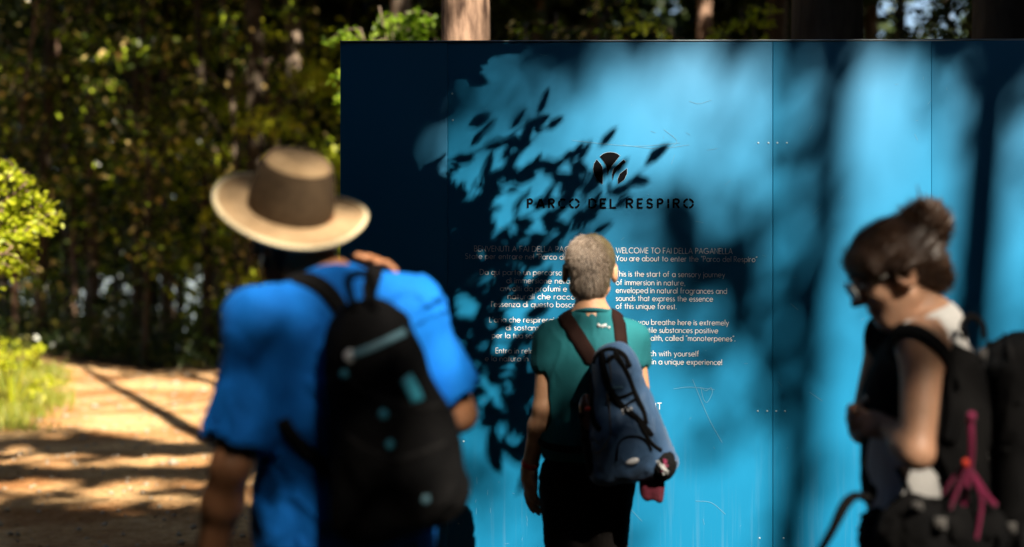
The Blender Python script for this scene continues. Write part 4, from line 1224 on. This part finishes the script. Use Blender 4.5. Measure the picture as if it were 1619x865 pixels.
# t-shirt
F = Field()
F.ell(J['pelvis'] + [.0, 0, .09], (.152, .125, .14), T, .03); F.ell((J['pelvis'] + J['chest']) / 2 + [0, 0, .03], (.140, .112, .16), T, .05); F.ell(J['chest'], (.158, .124, .165), T, .05)
for e, k in ((-1, 'L'), (1, 'R')):
    F.cone(J['chest'] + T[2] * .07 + T[0] * e * .04, J['sh' + k], .074, .048, .04)
    F.cone(J['neck0'] + [0, 0, -.012], J['sh' + k] + [0, 0, .004], .048, .034, .04)
    dv = unit(J['el' + k] - J['sh' + k])
    F.cone(J['sh' + k], J['sh' + k] + dv * .070, .047, .051, .03)
    F.cone(J['sh' + k] + dv * .100, J['sh' + k] + dv * .25, .040, .043, .004, '-')
F.disp = folds(15, .0042, 4.2, .5)
F.clip((0, 0, -1), (0, 0, .955)); F.clip(unit(J['neck1'] - J['neck0'] + np.array([0, -.02, 0])), J['neck0'] + [0, 0, .020])
part("shirt", F.mesh(.006), M_shirt2, pc); SF = F
F = Field(); th = np.linspace(0, 2 * math.pi, 25)
ring = J['neck0'] + np.stack([.056 * np.cos(th), .060 * np.sin(th) + .004, .010 - .012 * np.sin(th)], -1)
part("collar", tube(ring, .007, 8), M_shirt2, pc)
lb, N = SF.project(np.array([[.300, D - .2, 1.40], [.322, D - .2, 1.402], [.290, D - .2, 1.397]]), .001)
for q, xx in enumerate((.278, .287, .297, .305, .314, .323)):
    P, N = SF.project(np.array([[xx, D - .15, 1.405]]), .003)
    part("collar_print", box(P[0], (.0032, .001, (.006, .004, .0055, .004, .006, .004)[q])), M_lightgrey, pc, False)
legs_and_shoes(pc, J, .80, .93, M_trous)
# red wrist band
wv = unit(J['wrL'] - J['elL']); wb = J['wrL'] - wv * .02
th = np.linspace(0, 2 * math.pi, 21); e1 = unit(np.cross(wv, UP)); e2 = np.cross(wv, e1)
part("wrist_band", tube(wb + (np.cos(th)[:, None] * e1 + np.sin(th)[:, None] * e2) * .0275, 1, 8, (.009, .0025), wb - wb + np.tile(1.0, 3) * 0 + (np.cos(th)[:, None] * e1 + np.sin(th)[:, None] * e2)), M_red, pc)
# its backpack: hangs askew from the right shoulder side
bp = thing("backpack", "tapered blue daypack with black bands and maroon cloth hanging from its bottom", "backpack", (.33, D - .22, .93))
tilt = math.radians(-10)
ax = np.array([math.sin(-tilt), -.10, -math.cos(tilt)]); ax = -unit(ax)            # up axis of the bag
BR = np.array([unit(np.cross(unit([.12, 1, 0]), ax)), [0, 0, 0], ax]); BR[1] = np.cross(BR[2], BR[0])
bcn = np.array([.338, D - .205, 1.118])
F = Field(); F.box(bcn, (.100, .072, .205), BR, .05, .01, '+', .42)
F.ell(bcn - BR[2] * .075 - BR[1] * .05, (.098, .062, .105), BR, .03)
F.ell(bcn + BR[2] * .12 - BR[1] * .02, (.062, .07, .09), BR, .03)
F.disp = folds(33, .0035, 6, .8)
part("pack_body", F.mesh(.006), M_navy, bp); PF = F
def on(f, pts, off, n=10, look=None):
    C = catmull(np.array(pts, float), n)
    return f.project(C, off, 6)
def loc(x, z, y=-.2, c=None, R=None):
    c = bcn if c is None else c; R = BR if R is None else R
    return c + R[0] * x + R[1] * y + R[2] * z
def band(f, pts, w, t, m, root, name="band", off=.002, c=None, R=None, y=-.2, n=8):
    P, N = on(f, [loc(a, b, y, c, R) for a, b in pts], off, n)
    k = np.concatenate([[True], np.linalg.norm(np.diff(P, axis=0), axis=1) > 1e-4]); P, N = P[k], N[k]
    return part(name, tube(P, 1, 8, (w / 2, t / 2), N), m, root)
def cband(pts, w, t, m, name="band", off=.003, f=None, n=6):
    f = f or PF
    C = catmull(np.array([seen(f, u, v, 3.9, 4.7) for u, v in pts]), n); P, N = smooth_path(*f.project(C, off, 3))
    part(name, tube(P, 1, 8, (w / 2, t / 2), N), m, bp)
cband([(952, 556), (956, 590), (972, 630), (998, 655), (1030, 690)], .022, .007, M_blackc)
cband([(972, 556), (992, 590), (1012, 640), (1022, 670)], .014, .008, M_blackc)
cband([(938, 575), (942, 562), (962, 552), (985, 560), (996, 580)], .016, .007, M_blackc)
cband([(928, 590), (926, 630), (936, 662), (950, 680)], .018, .007, M_blackc)
cband([(962, 632), (985, 627), (1006, 618)], .009, .006, M_blackc)
cband([(990, 641), (1002, 632), (1014, 634)], .007, .006, M_blackc)
cband([(960, 622), (966, 614), (985, 612)], .004, .004, M_bluegrey, "piping")
cband([(960, 622), (964, 660), (966, 690), (948, 714), (938, 716)], .0045, .005, M_grey, "piping")
cband([(1005, 660), (1022, 690), (1036, 704), (1046, 712)], .010, .007, M_blackc)
cband([(975, 728), (978, 702), (995, 690), (1018, 694), (1030, 712)], .007, .007, M_blackc, "pocket_zip")
cband([(962, 560), (966, 600), (958, 640)], .004, .004, M_grey, "piping")
band(PF, [(-.03, .20), (.0, .235), (.03, .20)], .012, .008, M_blackc, bp, "grab_loop")
for q, (u0, v0) in enumerate([(985, 651), (990, 648), (994, 652), (998, 648)]):
    P, N = PF.project(seen(PF, u0, v0, 3.9, 4.7)[None], .003); part("print_mark", box(P[0], (.0032, .0015, (.009, .006, .008, .007)[q]), BR), M_lightgrey, bp, False)
f = Field(); f.ell(seen(PF, 999, 729, 3.9, 4.7), (.022, .006, .011), BR, 0); part("oval_badge", f.mesh(.003), M_lightgrey, bp)
# dark lower right pocket with pink piping and white zigzag
F = Field(); F.ell(loc(.085, -.165, -.02), (.045, .06, .055), BR, .01); F.disp = folds(35, .002, 9, 1)
part("side_pocket", F.mesh(.005), M_blackc, bp); QF = F
band(QF, [(.115, -.10), (.131, -.15), (.125, -.19)], .006, .005, M_pink, bp, "pink_piping")
band(QF, [(.068, -.205), (.08, -.185), (.09, -.20), (.104, -.175), (.112, -.19)], .006, .004, M_lightgrey, bp, "zigzag_mark", n=5)
# mesh pocket with a brown bottle on the left, red light
F = Field(); F.box(loc(-.105, -.07, .0), (.032, .045, .10), BR, .02, .01); F.disp = folds(37, .003, 8, 1)
part("mesh_pocket", F.mesh(.006), M_blackc, bp)
F = Field(); F.cone(loc(-.108, -.10, -.02), loc(-.104, .04, -.02), .027, .026, 0); F.cone(loc(-.104, .04, -.02), loc(-.103, .065, -.02), .014, .014, .01)
part("bottle", F.mesh(.005), mat("brown_bottle", (.10, .035, .018), .3), bp)
F = Field(); F.ell(loc(-.100, .032, -.052), (.012, .006, .008), BR, 0); part("red_light", F.mesh(.003), M_red, bp)
F = Field(); F.cone(loc(.045, -.18, 0), loc(.025, -.255, 0), .040, .020, .02); F.cone(loc(.07, -.2, 0), loc(.06, -.27, -.01), .018, .009, .02); F.disp = folds(38, .005, 9, .6)
part("hanging_cloth", F.mesh(.006), M_maroon, bp)
# shoulder straps over the shirt
def over(f, pts, w, t, m, root, off=.004, name="shoulder_strap", n=8):
    P, N = smooth_path(*on(f, pts, off, n))
    return part(name, tube(P, 1, 8, (w / 2, t / 2), N), m, root)
def backstrap(front, pix, w):
    pts = list(front) + [tuple(seen(SF, u, v, 3.9, 4.8)) for u, v in pix]
    over(SF, pts, w, .010, M_brownp, bp, .004)
backstrap([(.178, D + .16, 1.22), (.180, D + .13, 1.33), (.185, D + .06, 1.41)], [(893, 500), (902, 515), (915, 535), (928, 556), (938, 575)], .050)
backstrap([(.330, D + .16, 1.22), (.330, D + .13, 1.33), (.332, D + .06, 1.41)], [(976, 498), (979, 515), (982, 535), (984, 556), (984, 572)], .046)
over(SF, [(.165, D + .14, 1.25), (.115, D + .10, 1.08), (.10, D, 1.02), (.14, D - .1, 1.0), (.23, D - .18, .99)], .024, .006, M_blackc, bp, name="hip_strap")

# ================================================================= the man in the straw hat, nearest the camera
pl = thing("person", "man in a bright blue t-shirt seen from behind under a wide straw hat", "person", (-.34, 2.92, 0))
f_ = unit([-.55, .83, 0]); T = basis(f_); r_ = T[0]
Mx = np.array([-.350, 2.92, 1.455])
J = dict(T=T, pelvis=np.array([-.345, 2.95, .95]), chest=Mx + [0, 0, -.17] + f_ * .01, neck0=Mx + [0, 0, .055] + f_ * .02, neck1=np.array([-.435, 3.0, 1.575]),
         shL=Mx - r_ * .185 + [0, 0, -.02], shR=Mx + r_ * .168 + [0, 0, .005], elL=np.array([-.545, 2.75, 1.165]), elR=np.array([-.115, 3.08, 1.235]),
         wrL=np.array([-.615, 2.86, .935]), wrR=np.array([-.238, 3.075, 1.468]),
         hipL=np.array([-.42, 2.90, .91]), hipR=np.array([-.27, 3.0, .91]), knL=np.array([-.47, 2.95, .50]), knR=np.array([-.25, 2.95, .50]),
         anL=np.array([-.50, 3.0, .1]), anR=np.array([-.22, 2.86, .1]), arm=1.02, nk=1.12, leg=.9)
F = body_field(J, 1.12, 1.04)
hc = np.array([-.462, 3.035, 1.622]); HR = basis(unit([-.50, .80, .30]), (.10, -.2, 1))
head_field(F, hc, HR, 1.03)
hand(F, J['wrL'], np.array([-.05, .25, -1]), np.array([-.9, -.3, -.1]), np.array([.2, 1, .2]), .45, 1.05)
hand(F, J['wrR'], np.array([-.42, -.12, .85]), np.array([.5, .75, .45]), np.array([-.8, .1, -.3]), 62e-2, .98)
part("body", F.mesh(.006), M_skin1, pl)
eyes(pl, hc, HR, 1.03)
HF = Field(); HF.ell(hc + HR[2] * .020 - HR[1] * .008, (.077, .094, .080), HR, .02); HF.ell(hc - HR[1] * .048 - HR[2] * .04, (.060, .052, .05), HR, .03)
HF.ell(hc + HR[1] * .08 - HR[2] * .02, (.09, .052, .08), HR, .02, '-')
for e in (-1, 1): HF.ell(hc + HR[0] * e * .09 + HR[1] * .012 - HR[2] * .035, (.028, .045, .046), HR, .015, '-')
part("hair", HF.mesh(.006), mat("dark_hair", (.02, .014, .01), .7, (.035, .025, .018), 40, .4, 200), pl)
F = Field()
F.ell(J['pelvis'] + [0, 0, .05], (.190, .145, .22), T, .03); F.ell((J['pelvis'] + J['chest']) / 2, (.180, .135, .2), T, .05); F.ell(J['chest'], (.188, .142, .19), T, .05)
F.cone(J['pelvis'] + [0, 0, .1], J['pelvis'] + [0, 0, -.1], .165, .17, .05)
for e, k in ((-1, 'L'), (1, 'R')):
    F.cone(J['chest'] + T[2] * .085 + T[0] * e * .05, J['sh' + k], .088, .068, .04)
    F.cone(J['neck0'] + [0, 0, -.02], J['sh' + k] + [0, 0, .012], .062, .052, .04)
    dv = unit(J['el' + k] - J['sh' + k]); Ls = .235 if k == 'L' else .20
    F.cone(J['sh' + k], J['sh' + k] + dv * Ls, .062 if k == 'L' else .054, .067 if k == 'L' else .062, .03)
    F.cone(J['sh' + k] + dv * (Ls - .03), J['sh' + k] + dv * (Ls + .12), .052 if k == 'L' else .048, .056 if k == 'L' else .051, .004, '-')
    F.cone(J['sh' + k] + dv * (Ls + .075), J['sh' + k] + dv * (Ls + .2), .10, .12, .0, '-')
F.disp = folds(18, .0085, 4.0, .5)
F.clip((0, 0, -1), (0, 0, .82)); F.clip(unit(J['neck1'] - J['neck0'] + [0, 0, .05]), J['neck0'] + [0, 0, .058] + f_ * .005)
part("shirt", F.mesh(.007), M_shirt1, pl); SL = F
legs_and_shoes(pl, J, 1.05, 1.04, cloth("dark_shorts", (.02, .022, .03)))
# hat
ha = thing("straw_hat", "wide brimmed straw hat with brown crown sides, tipped back on the man's head", "hat", tuple(hc + np.array([0, 0, .01])))
hx = unit([.23, -.43, .88]); HB = basis(np.cross(hx, [1, 0, 0]) * -1, hx); HB = np.array([unit(np.cross([0, 1, 0], hx)), [0, 0, 0], hx]); HB[1] = np.cross(HB[2], HB[0])
h0 = np.array([-.466, 2.985, 1.672])
def lathe(prof, n=64, oval=1.0):
    a = np.arange(n) / n * 2 * math.pi
    V = []
    for rr, z, wv in prof:
        V.append(h0 + (HB[0][None] * (np.cos(a) * rr)[:, None]) + HB[1][None] * (np.sin(a) * rr * oval)[:, None] + HB[2][None] * (z + wv * np.cos(2 * a) + wv * .35 * np.sin(3 * a + .6))[:, None])
    m = len(prof); V = np.concatenate(V)
    i, j = np.meshgrid(np.arange(m - 1), np.arange(n), indexing='ij'); j2 = (j + 1) % n
    return V, np.stack([i * n + j, i * n + j2, (i + 1) * n + j2, (i + 1) * n + j], -1).reshape(-1, 4)
part("brim", lathe([(.084, .000, 0), (.088, .004, 0), (.105, .001, .002), (.125, -.002, .005), (.145, .000, .009), (.158, .004, .012), (.159, .001, .012), (.145, -.004, .009), (.125, -.006, .005), (.105, -.004, .002), (.086, -.004, 0), (.084, .000, 0)]), M_straw, ha)
part("brim_binding", lathe([(.154, .0065, .0115), (.160, .0085, .0125), (.1635, .0045, .0125), (.160, -.001, .0125), (.154, -.001, .0115), (.154, .0065, .0115)]), M_strawr, ha)
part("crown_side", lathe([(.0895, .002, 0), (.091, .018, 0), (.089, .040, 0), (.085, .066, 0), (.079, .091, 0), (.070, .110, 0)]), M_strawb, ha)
Vt, Ft = lathe([(.070, .110, 0), (.064, .117, 0), (.055, .122, 0), (.044, .124, 0), (.030, .123, 0), (.014, .122, 0), (.0005, .122, 0)])
part("crown_top", (Vt, Ft), M_straw, ha)
# his black backpack
bb = thing("backpack", "rounded black daypack with grey zip strip and cyan badge on the man in the hat", "backpack", (-.25, 2.72, .98))
bn = unit([.5, -.86, 0]); up = unit(np.array([-.20, .02, 1]))
KR = np.array([unit(np.cross(-bn, up)), [0, 0, 0], up]); KR[1] = np.cross(KR[2], KR[0])
kc = np.array([-.243, 2.735, 1.262])
F = Field(); F.box(kc, (.112, .075, .228), KR, .074, .01, '+', .38)
F.ell(kc - KR[2] * .06 - KR[1] * .055, (.115, .06, .15), KR, .03); F.ell(kc + KR[2] * .08, (.085, .085, .13), KR, .04)
F.disp = folds(43, .004, 5, .8)
part("pack_body", F.mesh(.007), M_blackc, bb); KF = F
L2 = lambda x, z, y=-.25: kc + KR[0] * x + KR[1] * y + KR[2] * z
def kproj(u, v): return seen(KF, u, v)
def kband(pts, w, t, m, name, n=5, off=.003):
    C = catmull(np.array([kproj(*q) for q in pts]), n); P, N = smooth_path(*KF.project(C, off, 3))
    part(name, tube(P, 1, 8, (w / 2, t / 2), N), m, bb)
kband([(556, 562), (590, 548), (622, 534), (642, 524)], .014, .004, M_bluegrey, "zip_strip")
kband([(640, 598), (650, 615), (660, 634)], .030, .006, M_cyan, "badge")
for (u, v, rr, m, nm) in [(553, 563, .013, M_lightgrey, "round_tag"), (545, 592, .010, M_cyan, "dot"), (606, 655, .010, M_cyan, "dot"), (617, 703, .009, M_cyan, "dot"), (674, 790, .009, M_bluegrey, "dot")]:
    f = Field(); f.ell(kproj(u, v), (rr, rr * .5, rr), KR, 0); part(nm, f.mesh(rr / 4), m, bb)
M_seam = cloth('seam_tape', (.018, .017, .017), sheen=0)
kband([(545, 600), (620, 640), (700, 640)], .010, .005, M_seam, "seam")
kband([(548, 690), (620, 730), (705, 700)], .008, .005, M_seam, "seam")
part("grab_loop", strap([kproj(560, 490), kproj(560, 490) + [-.01, -.01, .06], kproj(585, 490) + [0, -.01, .065], kproj(592, 490)], .016, .008, (0, -1, .2)), M_blackc, bb)
def lproj(u, v): return seen(SL, u, v)
def lband(pts, w, t, m, name, extra=(), n=6):
    P0 = [lproj(*q) for q in pts]
    P0 = list(extra) + P0
    C = catmull(np.array(P0), n); P, N = smooth_path(*SL.project(C, .005, 3))
    part(name, tube(P, 1, 8, (w / 2, t / 2), N), m, bb)
lband([(462, 436), (500, 450), (530, 475), (548, 510)], .040, .012, M_blackc, "shoulder_strap", [J['neck0'] - r_ * .085 + f_ * .1 + [0, 0, -.02]])
lband([(592, 424), (585, 450), (580, 490), (590, 520)], .036, .012, M_blackc, "shoulder_strap", [J['neck0'] + r_ * .085 + f_ * .1 + [0, 0, -.02]])
lband([(446, 662), (470, 700), (510, 735), (535, 760)], .028, .006, M_blackc, "side_strap")

# ================================================================= the woman on the right, looking down
pw = thing("person", "woman with a dark hair bun and glasses looking down at her hands", "person", (.95, 3.2, 0))
f_ = unit([-1, .10, 0]); T = basis(f_); r_ = T[0]
J = dict(T=T, pelvis=np.array([.930, 3.2, .95]), chest=np.array([.935, 3.2, 1.25]), neck0=np.array([.952, 3.2, 1.435]), neck1=np.array([.905, 3.2, 1.50]),
         shL=np.array([.882, 3.055, 1.385]), shR=np.array([.885, 3.345, 1.39]), elL=np.array([.850, 2.985, 1.165]), elR=np.array([.84, 3.39, 1.17]),
         wrL=np.array([.825, 3.10, 1.205]), wrR=np.array([.818, 3.22, 1.225]),
         hipL=np.array([.93, 3.14, .91]), hipR=np.array([.93, 3.30, .91]), knL=np.array([.90, 3.13, .5]), knR=np.array([.94, 3.3, .5]),
         anL=np.array([.93, 3.13, .095]), anR=np.array([1.02, 3.3, .095]), arm=1.04, nk=.88, leg=.8)
F = body_field(J, .88, .95)
hc = np.array([.858, 3.2, 1.548]); HR = basis(unit([-.90, .06, -.46]), (-.4, 0, 1))
head_field(F, hc, HR, .97)
hand(F, J['wrL'], np.array([-.8, .7, .1]), np.array([-.7, -.7, .2]), np.array([0, .2, 1]), 1.25, .80, thumb=1.0)
hand(F, J['wrR'], np.array([-.9, -.45, -.05]), np.array([-.4, .8, .3]), np.array([0, -.1, 1]), 1.25, .78, thumb=1.0)
part("body", F.mesh(.006), M_skin3, pw)
eyes(pw, hc, HR, .97)
M_hairb = mat("brown_hair", (.022, .010, .006), .6, (.045, .022, .012), 28, .7, 90, .5, stretch=(1, 1, 1))
M_hairs = leafmat("brown_hair_strand", [(.02, .010, .006), (.07, .035, .018), (.035, .016, .009)], .1, .4)
w_ = lambda x, y, z: hc + (HR[0] * x + HR[1] * y + HR[2] * z) * .97
HF = Field(); HF.ell(w_(0, -.010, .030), (.077, .097, .085), HR, .02); HF.ell(w_(0, -.065, -.015), (.066, .052, .066), HR, .03)
HF.ell(w_(0, -.080, -.052), (.042, .036, .040), HR, .02)
HF.ell(w_(0, .062, .030), (.072, .035, .055), HR, .02)
for e in (-1, 1): HF.ell(w_(e * .066, -.008, .006), (.028, .036, .030), HR, .02)
HF.ell(w_(0, .090, -.035), (.10, .055, .066), HR, .015, '-')
for e in (-1, 1): HF.ell(w_(e * .085, .030, -.062), (.036, .052, .050), HR, .015, '-')
HF.disp = lambda P: .0022 * wnoise(((P - hc) @ HR.T) * np.array([1, .35, 1]), 6, 14, 2)
part("hair", HF.mesh(.005), M_hairb, pw)
hb = px(1463, 357, 3.2)
BF = Field(); BF.ell(hb, (.044, .042, .043), HR, .02); 
for a in np.linspace(0, 2 * math.pi, 7)[:-1]:
    BF.ell(hb + np.array([.030 * math.cos(a), .012 * math.sin(a * 2), .030 * math.sin(a)]), (.024, .030, .022), None, .008)
BF.cone(w_(0, -.075, .07), hb, .035, .035, .02)
BF.disp = lambda P: .004 * wnoise(P, 8, 16, 2)
bun = part("bun", BF.mesh(.005), M_hairb, pw)
s1 = strands(HF, 9000, .03, .0008, hc - .15, hc + .15, 6, lambda P: P[:, 2] > -9, -HR[1] * 1.0 + HR[2] * .3, .22, .12)
s2 = strands(BF, 5000, .028, .0009, hb - .08, hb + .08, 7, lambda P: P[:, 2] > -9, (.3, .1, 1), .7, .3)
part("hair_strands", join([s1, s2]), M_hairs, pw, True, 'stuff')
for u0, v0, u1, v1 in [(1448, 325, 1450, 292), (1455, 325, 1462, 305), (1430, 345, 1420, 322), (1442, 330, 1436, 312)]:
    a, b = px(u0, v0, 3.2), px(u1, v1, 3.2)
    part("loose_strand", tube(catmull([a, (a + b) / 2 + [.006, 0, 0], b], 4), np.linspace(.004, .001, 9), 5), M_hairb, pw)
# glasses
M_frame = mat("pale_frame", (.6, .55, .5), .25)
gl = []
for e in (-1, 1):
    c = w_(e * .031, .108, .0); th = np.linspace(0, 2 * math.pi, 21)
    gl.append(tube(c + (np.cos(th)[:, None] * HR[0] * .023 + np.sin(th)[:, None] * HR[2] * .019), .0022, 6))
    gl.append(tube(np.array([w_(e * .054, .104, .004), w_(e * .072, .06, .004), w_(e * .078, .0, .006)]), .002, 6))
gl.append(tube(np.array([w_(-.009, .11, .003), w_(0, .113, .005), w_(.009, .11, .003)]), .002, 6))
part("glasses_frame", join(gl), M_frame, pw)
for e in (-1, 1):
    f = Field(); f.ell(w_(e * .031, .108, 0), (.022, .0016, .018), HR, 0); part("lens", f.mesh(.0025), mat("dark_lens", (.03, .025, .02), .08, spec=.9), pw)
# white tee, black vest over it
def torso(infl, dz=0):
    F = Field()
    F.ell(J['pelvis'] + [0, 0, .08], np.array([.135, .112, .15]) + infl, T, .03); F.ell((J['pelvis'] + J['chest']) / 2 + [0, 0, .02], np.array([.126, .122, .16]) + infl, T, .05)
    F.ell(J['chest'], np.array([.132, .118, .16]) + infl, T, .05); F.ell(J['chest'] + f_ * .075 - [0, 0, .0], np.array([.10, .052, .058]) + infl, T, .03)
    for e, k in ((-1, 'L'), (1, 'R')):
        F.cone(J['chest'] + T[2] * .075 + T[0] * e * .04, J['sh' + k] - T[0] * e * .02, .072 + infl, .042 + infl, .04)
        F.cone(J['neck0'] + [0, 0, -.012], J['sh' + k] + [0, 0, .006] - T[0] * e * .035, .047 + infl, .034 + infl, .035)
    return F
F = torso(.010); F.disp = folds(25, .004, 4.5, .5); F.clip((0, 0, -1), (0, 0, .93)); F.clip(unit(J['neck1'] - J['neck0'] + [0, 0, .06]), J['neck0'] + [0, 0, .030])
part("shirt", F.mesh(.006), M_shirt3, pw)
F = torso(.016); F.disp = folds(26, .004, 4.5, .5)
F.clip((0, 0, -1), (0, 0, 1.02)); F.clip(unit([.35, 0, .93]), J['neck0'] + [.0, 0, -.042])
F.cone(J['shL'] + [0, -.12, 0], J['shL'] + [0, .05, -.01], .060, .056, .01, '-')
F.cone([.79, 3.12, 1.13], [.855, 3.05, 1.07], .068, .068, .01, '-'); F.cone([.79, 3.1, 1.0], [.86, 3.05, 1.0], .07, .07, .01, '-')
part("vest", F.mesh(.006), M_blackc, pw); VF_ = F
legs_and_shoes(pw, J, .85, .95, M_trous)
# hip bag across the waist
hb2 = thing("hip_bag", "bulky black pouch belt round the woman's waist with a loose strap", "bag", (.92, 3.1, .95))
F = Field(); F.box(np.array([.93, 3.13, .985]), (.135, .09, .075), T, .035, .02); F.ell(np.array([.85, 3.06, .985]), (.065, .05, .065), None, .03); F.ell(np.array([.99, 3.06, .98]), (.075, .05, .075), None, .03)
F.ell(np.array([.815, 3.15, .95]), (.05, .07, .07), None, .03)
F.disp = folds(27, .006, 7, 1); part("pouch", F.mesh(.007), M_blackc, hb2)
part("buckle", box(px(1451, 800, 2.99), (.010, .006, .008)), M_grey, hb2); part("buckle", box(px(1487, 828, 2.985), (.012, .006, .012)), M_grey, hb2)
part("loose_strap", tube(catmull([px(1372, 788, 3.05), px(1352, 784, 3.03), px(1335, 800, 3.0), px(1316, 838, 2.98), px(1290, 885, 2.97), px(1275, 930, 2.97)], 8), .013, 8, (1, .7)), M_blackc, hb2)
# large rucksack
rs = thing("backpack", "large black and grey hiking rucksack with pink cords on the woman's back", "backpack", (1.16, 3.2, .9))
RR = basis(f_, unit([.02, 0, 1])); rc = np.array([1.178, 3.2, 1.075])
F = Field(); F.box(rc, (.155, .115, .285), RR, .07, .02); F.ell(rc + [.03, -.03, -.08], (.11, .155, .18), None, .03)
F.ell(rc + [0, 0, .25], (.12, .165, .085), None, .03)
F.disp = folds(28, .006, 4.5, .8); part("pack_body", F.mesh(.008), M_blackc, rs); RF = F
F = Field(); F.box(rc + [.05, -.135, -.06], (.085, .04, .12), np.eye(3), .035, .02); F.disp = folds(29, .005, 6, 1); part("side_pocket", F.mesh(.007), M_grey, rs)
F = Field(); F.ell(rc + [.03, -.10, .175], (.12, .07, .075), None, .03); F.disp = folds(30, .005, 6, 1); part("lid", F.mesh(.007), cloth("charcoal_nylon", (.02, .019, .02), (.028, .026, .026), 9, .3, .6), rs)
for pts, w in [([(1585, 520), (1600, 560), (1612, 640)], .018), ([(1550, 520), (1556, 600), (1550, 690), (1556, 760), (1570, 850)], .02)]:
    C = [seen(RF, q[0], q[1], 2.5, 3.6) for q in pts]
    part("compression_strap", tube(catmull(C, 6), 1, 8, (w / 2, .004), (0, -1, 0)), M_blackc, rs)
for u, v in [(1553, 560), (1600, 835)]:
    part("buckle", box(px(u, v, 2.97), (.008, .005, .011)), M_grey, rs)
# shoulder strap (wide, padded) and carrying loop, over vest
def wproj(u, v, f): return seen(f, u, v, 2.5, 3.6)
F = torso(.020); F.cone(J['shL'], J['elL'], .05, .045, .03)
def wband(pts, w, t, m, name, n=6, off=.004, pre=()):
    C = catmull(np.array(list(pre) + [wproj(u, v, F) for u, v in pts]), n); P, N = smooth_path(*F.project(C, off, 3))
    part(name, tube(P, 1, 8, (w / 2, t / 2), N), m, rs)
wband([(1408, 550), (1418, 526), (1445, 522), (1480, 545), (1502, 580), (1508, 640), (1500, 700)], .034, .012, M_blackc, "shoulder_strap")
wband([(1418, 740), (1430, 760), (1442, 790)], .012, .005, M_blackc, "side_strap")
part("carry_loop", strap([px(1528, 535, 3.06), px(1522, 515, 3.07), px(1535, 500, 3.08), px(1552, 512, 3.09), px(1556, 535, 3.1)], .014, .008, (0, -1, .2)), M_blackc, rs)
# pink cords
def cord(pts, w=.009, Y=2.955):
    part("cord", tube(catmull([px(u, v, Y + .012 * k) for k, (u, v) in enumerate(pts)], 8), w, 8, (1, .5), (0, -1, 0)), M_pink, rs)
cord([(1533, 655), (1536, 690), (1535, 730), (1528, 770), (1524, 820), (1524, 875)], .0072)
cord([(1528, 733), (1512, 750), (1500, 768), (1490, 782)], .0045)
cord([(1528, 735), (1520, 760), (1508, 790), (1502, 806)], .0045)
cord([(1537, 748), (1550, 768), (1562, 786), (1574, 800)], .0065)
cord([(1540, 755), (1552, 790), (1548, 830), (1540, 870)], .0042)
f = Field(); f.ell(px(1527, 732, 2.945), (.008, .008, .010), None, 0); part("cord_knot", f.mesh(.004), M_red, rs)
f = Field(); f.ell(px(1536, 658, 2.945), (.010, .008, .011), None, 0); part("cord_knot", f.mesh(.004), M_pink, rs)
